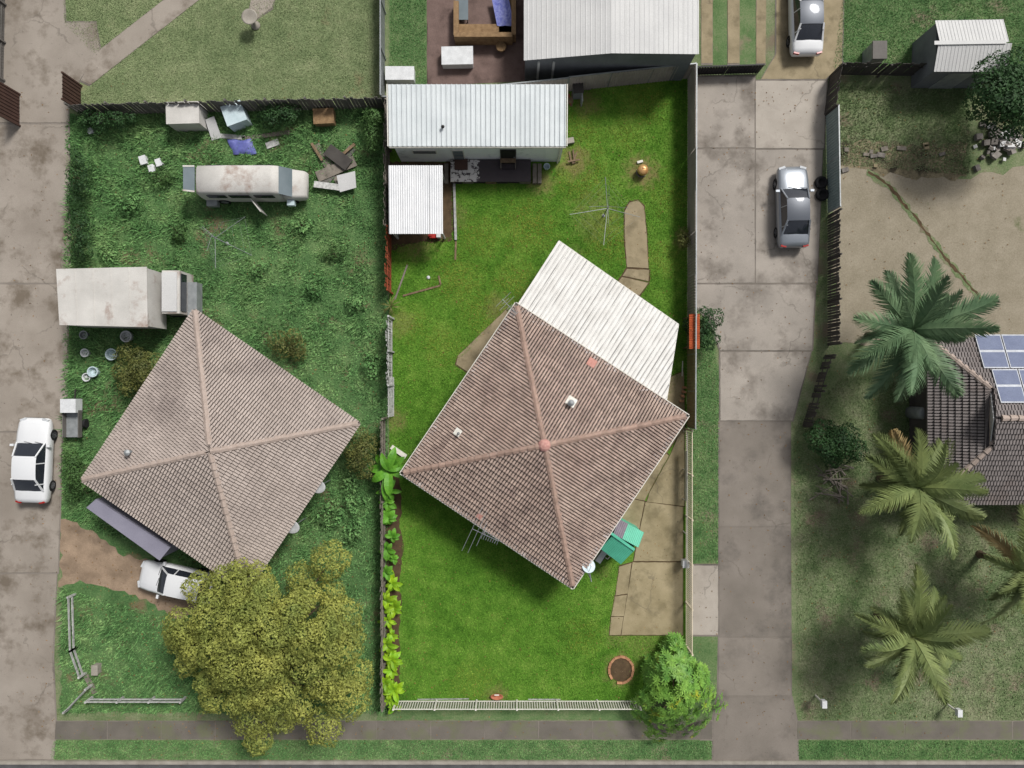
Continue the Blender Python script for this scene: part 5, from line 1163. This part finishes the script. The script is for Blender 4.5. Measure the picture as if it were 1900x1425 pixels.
# big-leaved plants on the left boundary
def big_leaf(L, w, droop, name, mat, n=7, fold=.25):
    mb = MB(); vs = []
    for i in range(n+1):
        t = i/n; ww = w*math.sin(math.pi*min(1,(t*.93+.07)))**.7; z = math.sin(t*1.4)*L*.35-droop*t*t*L; y = t*L*(1-.15*t)
        vs += [(-ww, y, z+ww*fold), (0, y, z), (ww, y, z+ww*fold)]
    mb.add(vs, [f for i in range(n) for f in ((i*3, i*3+1, i*3+4, i*3+3), (i*3+1, i*3+2, i*3+5, i*3+4))]); return mesh_of(mb, name, mat)
BLV = [big_leaf(1.35,.2,.35,'leaf','banana_leaf'), big_leaf(1.1,.19,.55,'leaf','banana_leaf'), big_leaf(1.5,.22,.25,'leaf','banana_leaf')]
LLV = [big_leaf(.5,.1,.35,'leaf','lime_leaf',5), big_leaf(.42,.1,.55,'leaf','lime_leaf',5), big_leaf(.6,.11,.3,'leaf','lime_leaf',5)]
GLV = [big_leaf(.5,.12,.35,'leaf','banana_leaf',5), big_leaf(.42,.11,.55,'leaf','banana_leaf',5), big_leaf(.55,.13,.3,'leaf','banana_leaf',5)]
def leafy(name, label, px, py, h, n, meshes, seed, cat='shrub', group=None, sc_=1., tiers=3):
    g = W(px, py); t = thing(name, label, cat, g, group); rr = random.Random(seed)
    MB().path([g, g+Vector((.02,.02,h))], .03 if h < 1.2 else .09, .02 if h < 1.2 else .05, 7).build('stem', 'mid_leaf', t)
    for i in range(n):
        a = i*2.39996+rr.uniform(-.3,.3); z = h*(.45+.55*((i % tiers)+1)/tiers); s = sc_*rr.uniform(.75,1.15)
        m = Matrix.Translation(g+Vector((.02,.02,z))) @ Matrix.Rotation(a,4,'Z') @ Matrix.Rotation(rr.uniform(-.1,.35),4,'X') @ Matrix.Scale(s,4)
        place(rr.choice(meshes), 'leaf', m, t)
    return t
leafy('banana_plant', 'broad-leaved banana plant at the left corner of the brown roof', 730, 866, 1.7, 11, BLV, 1, 'plant', None, 1.2)
leafy('banana_plant', 'smaller banana plant just below the left corner of the brown roof', 727, 905, 1.2, 7, BLV, 2, 'plant', None, .7)
ys = [(924,930),(722,960),(730,990),(722,1012),(732,1032),(722,1050),(729,1082),(721,1103),(730,1122),(721,1150),(731,1168),(721,1190),(726,1212),(732,1236),(720,1258),(731,1272),(722,1290),(735,1300)]
ys[0] = (724,932)
ordn = ['topmost','second','third','fourth','fifth','sixth','seventh','eighth','ninth','tenth','eleventh','twelfth','thirteenth','fourteenth','fifteenth','sixteenth','seventeenth','lowest']
for i, (x, y) in enumerate(ys):
    leafy('bedding_shrub', '%s shrub, %s from the top in the row along the left boundary' % ('mid green' if i < 6 else 'lime green', ordn[i]), x+R.uniform(-3,6), y+R.uniform(-5,5), R.uniform(.4,1.0), R.randint(8,15), GLV if i < 6 else LLV, 100+i, 'shrub', 'leafy shrubs along the left boundary', R.uniform(.85,1.5))
leafy('strappy_plant', 'dry strappy plant at the gap below the red paling fence', 727, 570, .5, 16, [big_leaf(.7,.03,.6,'leaf','olive_leaf',5)], 33, 'plant')
tag(MB().box(W(740,838)+Vector((0,0,.05)), (1.0,.25,.1), -.6).build('stone_edging', 'white_paint'), 'pale stone edging beside the banana plant', 'edging')
# palms
def frond_mesh(L, mat, seed, droop=.5):
    rr = random.Random(seed); mb = MB(); n = 30; pts = []
    for i in range(n+1):
        t = i/n; pts.append(Vector((0, L*t*(1-.12*t*t), L*(.3*t-droop*t*t*(.9))))) 
    mb.path(pts[::3], .028, .008, 5)
    for i in range(3, n+1):
        t = i/n; ll = .8*math.sin(math.pi*min(1,.12+.86*t))**.6*(L/3.2)
        for s in (-1, 1):
            for hh in (0, .5):
                p = pts[i-1].lerp(pts[i], hh); ang = rad(58-24*t)+rr.uniform(-.1,.1); d = Vector((s*math.sin(ang), math.cos(ang), -.38+rr.uniform(-.12,.12))).normalized()*ll*rr.uniform(.85,1.1); w = Vector((0,1,0))*.042
                mid = p+d*.5+Vector((0,0,.05)); e = p+d
                mb.add([p-w, p+w, mid+w, mid-w, e], [(0,1,2,3) if s < 0 else (3,2,1,0), (3,2,4) if s < 0 else (4,2,3)])
    return mesh_of(mb, 'frond', mat)
FG = [frond_mesh(3.3,'palm_leaf',1,.55), frond_mesh(3.1,'palm_leaf',2,.75), frond_mesh(3.5,'palm_leaf',3,.45)]
FO = [frond_mesh(3.2,'palm_olive',4,.6), frond_mesh(3.0,'palm_olive',5,.8), frond_mesh(3.4,'palm_olive',6,.5)]
FD = [frond_mesh(2.6,'palm_dead',7,.9)]
def palm(label, px, py, h, live, dead, seed, n=15):
    c = W(px, py, h); g = Vector((c.x, c.y, 0)); t = thing('palm_tree', label, 'palm tree', g, 'palms in the right front yard'); rr = random.Random(seed); tk = MB()
    for i in range(12): z0, z1 = h*i/12, h*(i+1)/12; tk.tube(g+Vector((0,0,z0)), g+Vector((0,0,z1)), .19 if i else .24, .165, 10)
    tk.build('trunk', 'bark', t)
    for i in range(n):
        a = i*2.39996+rr.uniform(-.2,.2); k = i/n; dd = i >= n-dead
        m = Matrix.Translation(c+Vector((0,0,.1*(1-k)))) @ Matrix.Rotation(a,4,'Z') @ Matrix.Rotation(rad(52-62*k)+rr.uniform(-.1,.1),4,'X') @ Matrix.Rotation(rr.uniform(-.5,.5),4,'Y') @ Matrix.Scale(rr.uniform(.75,1.3),4)
        f = place(rr.choice(FD if dd else live), 'frond', m, t)
        if dd: f['label'] = 'dead tan frond'
    return t
palm('grey-green palm above the left end of the dark tiled roof', 1690, 612, 4.2, FG, 1, 3, 24)
palm('olive green palm in the middle of the right front yard', 1702, 905, 3.6, FO, 2, 5, 23)
palm('olive palm lowest in the right front yard near the footpath', 1692, 1180, 3.4, FO, 1, 8, 24)
palm('palm on the right photo edge below the dark tiled roof', 1905, 1060, 3.6, FO, 1, 9, 17)

# fallen leaves blown over lawns and concrete
rgl = np.random.default_rng(21); n = 5200
Pl = np.stack([rgl.uniform(-28,28,n), rgl.uniform(-20,17,n), np.full(n,.045)], 1)
Pl[:1800,0] = W(470,1190).x+rgl.normal(0,4.5,1800); Pl[:1800,1] = W(470,1190).y+rgl.normal(0,3.5,1800)
Nl = np.tile(np.array([[0,0,1.]]), (n,1))+rgl.normal(0,.25,(n,3))
M('dead_leaf', C(150,116,70), C(108,82,54), 3, .9, 0, 20, isl=.4)
tag(stuff(np_mesh('leaf_litter', leaf_quads(Pl, Nl, rgl.uniform(.025,.06,n), .5, rgl), 4, 'dead_leaf')), 'scattered brown fallen leaves over the grass and concrete', 'leaf litter')
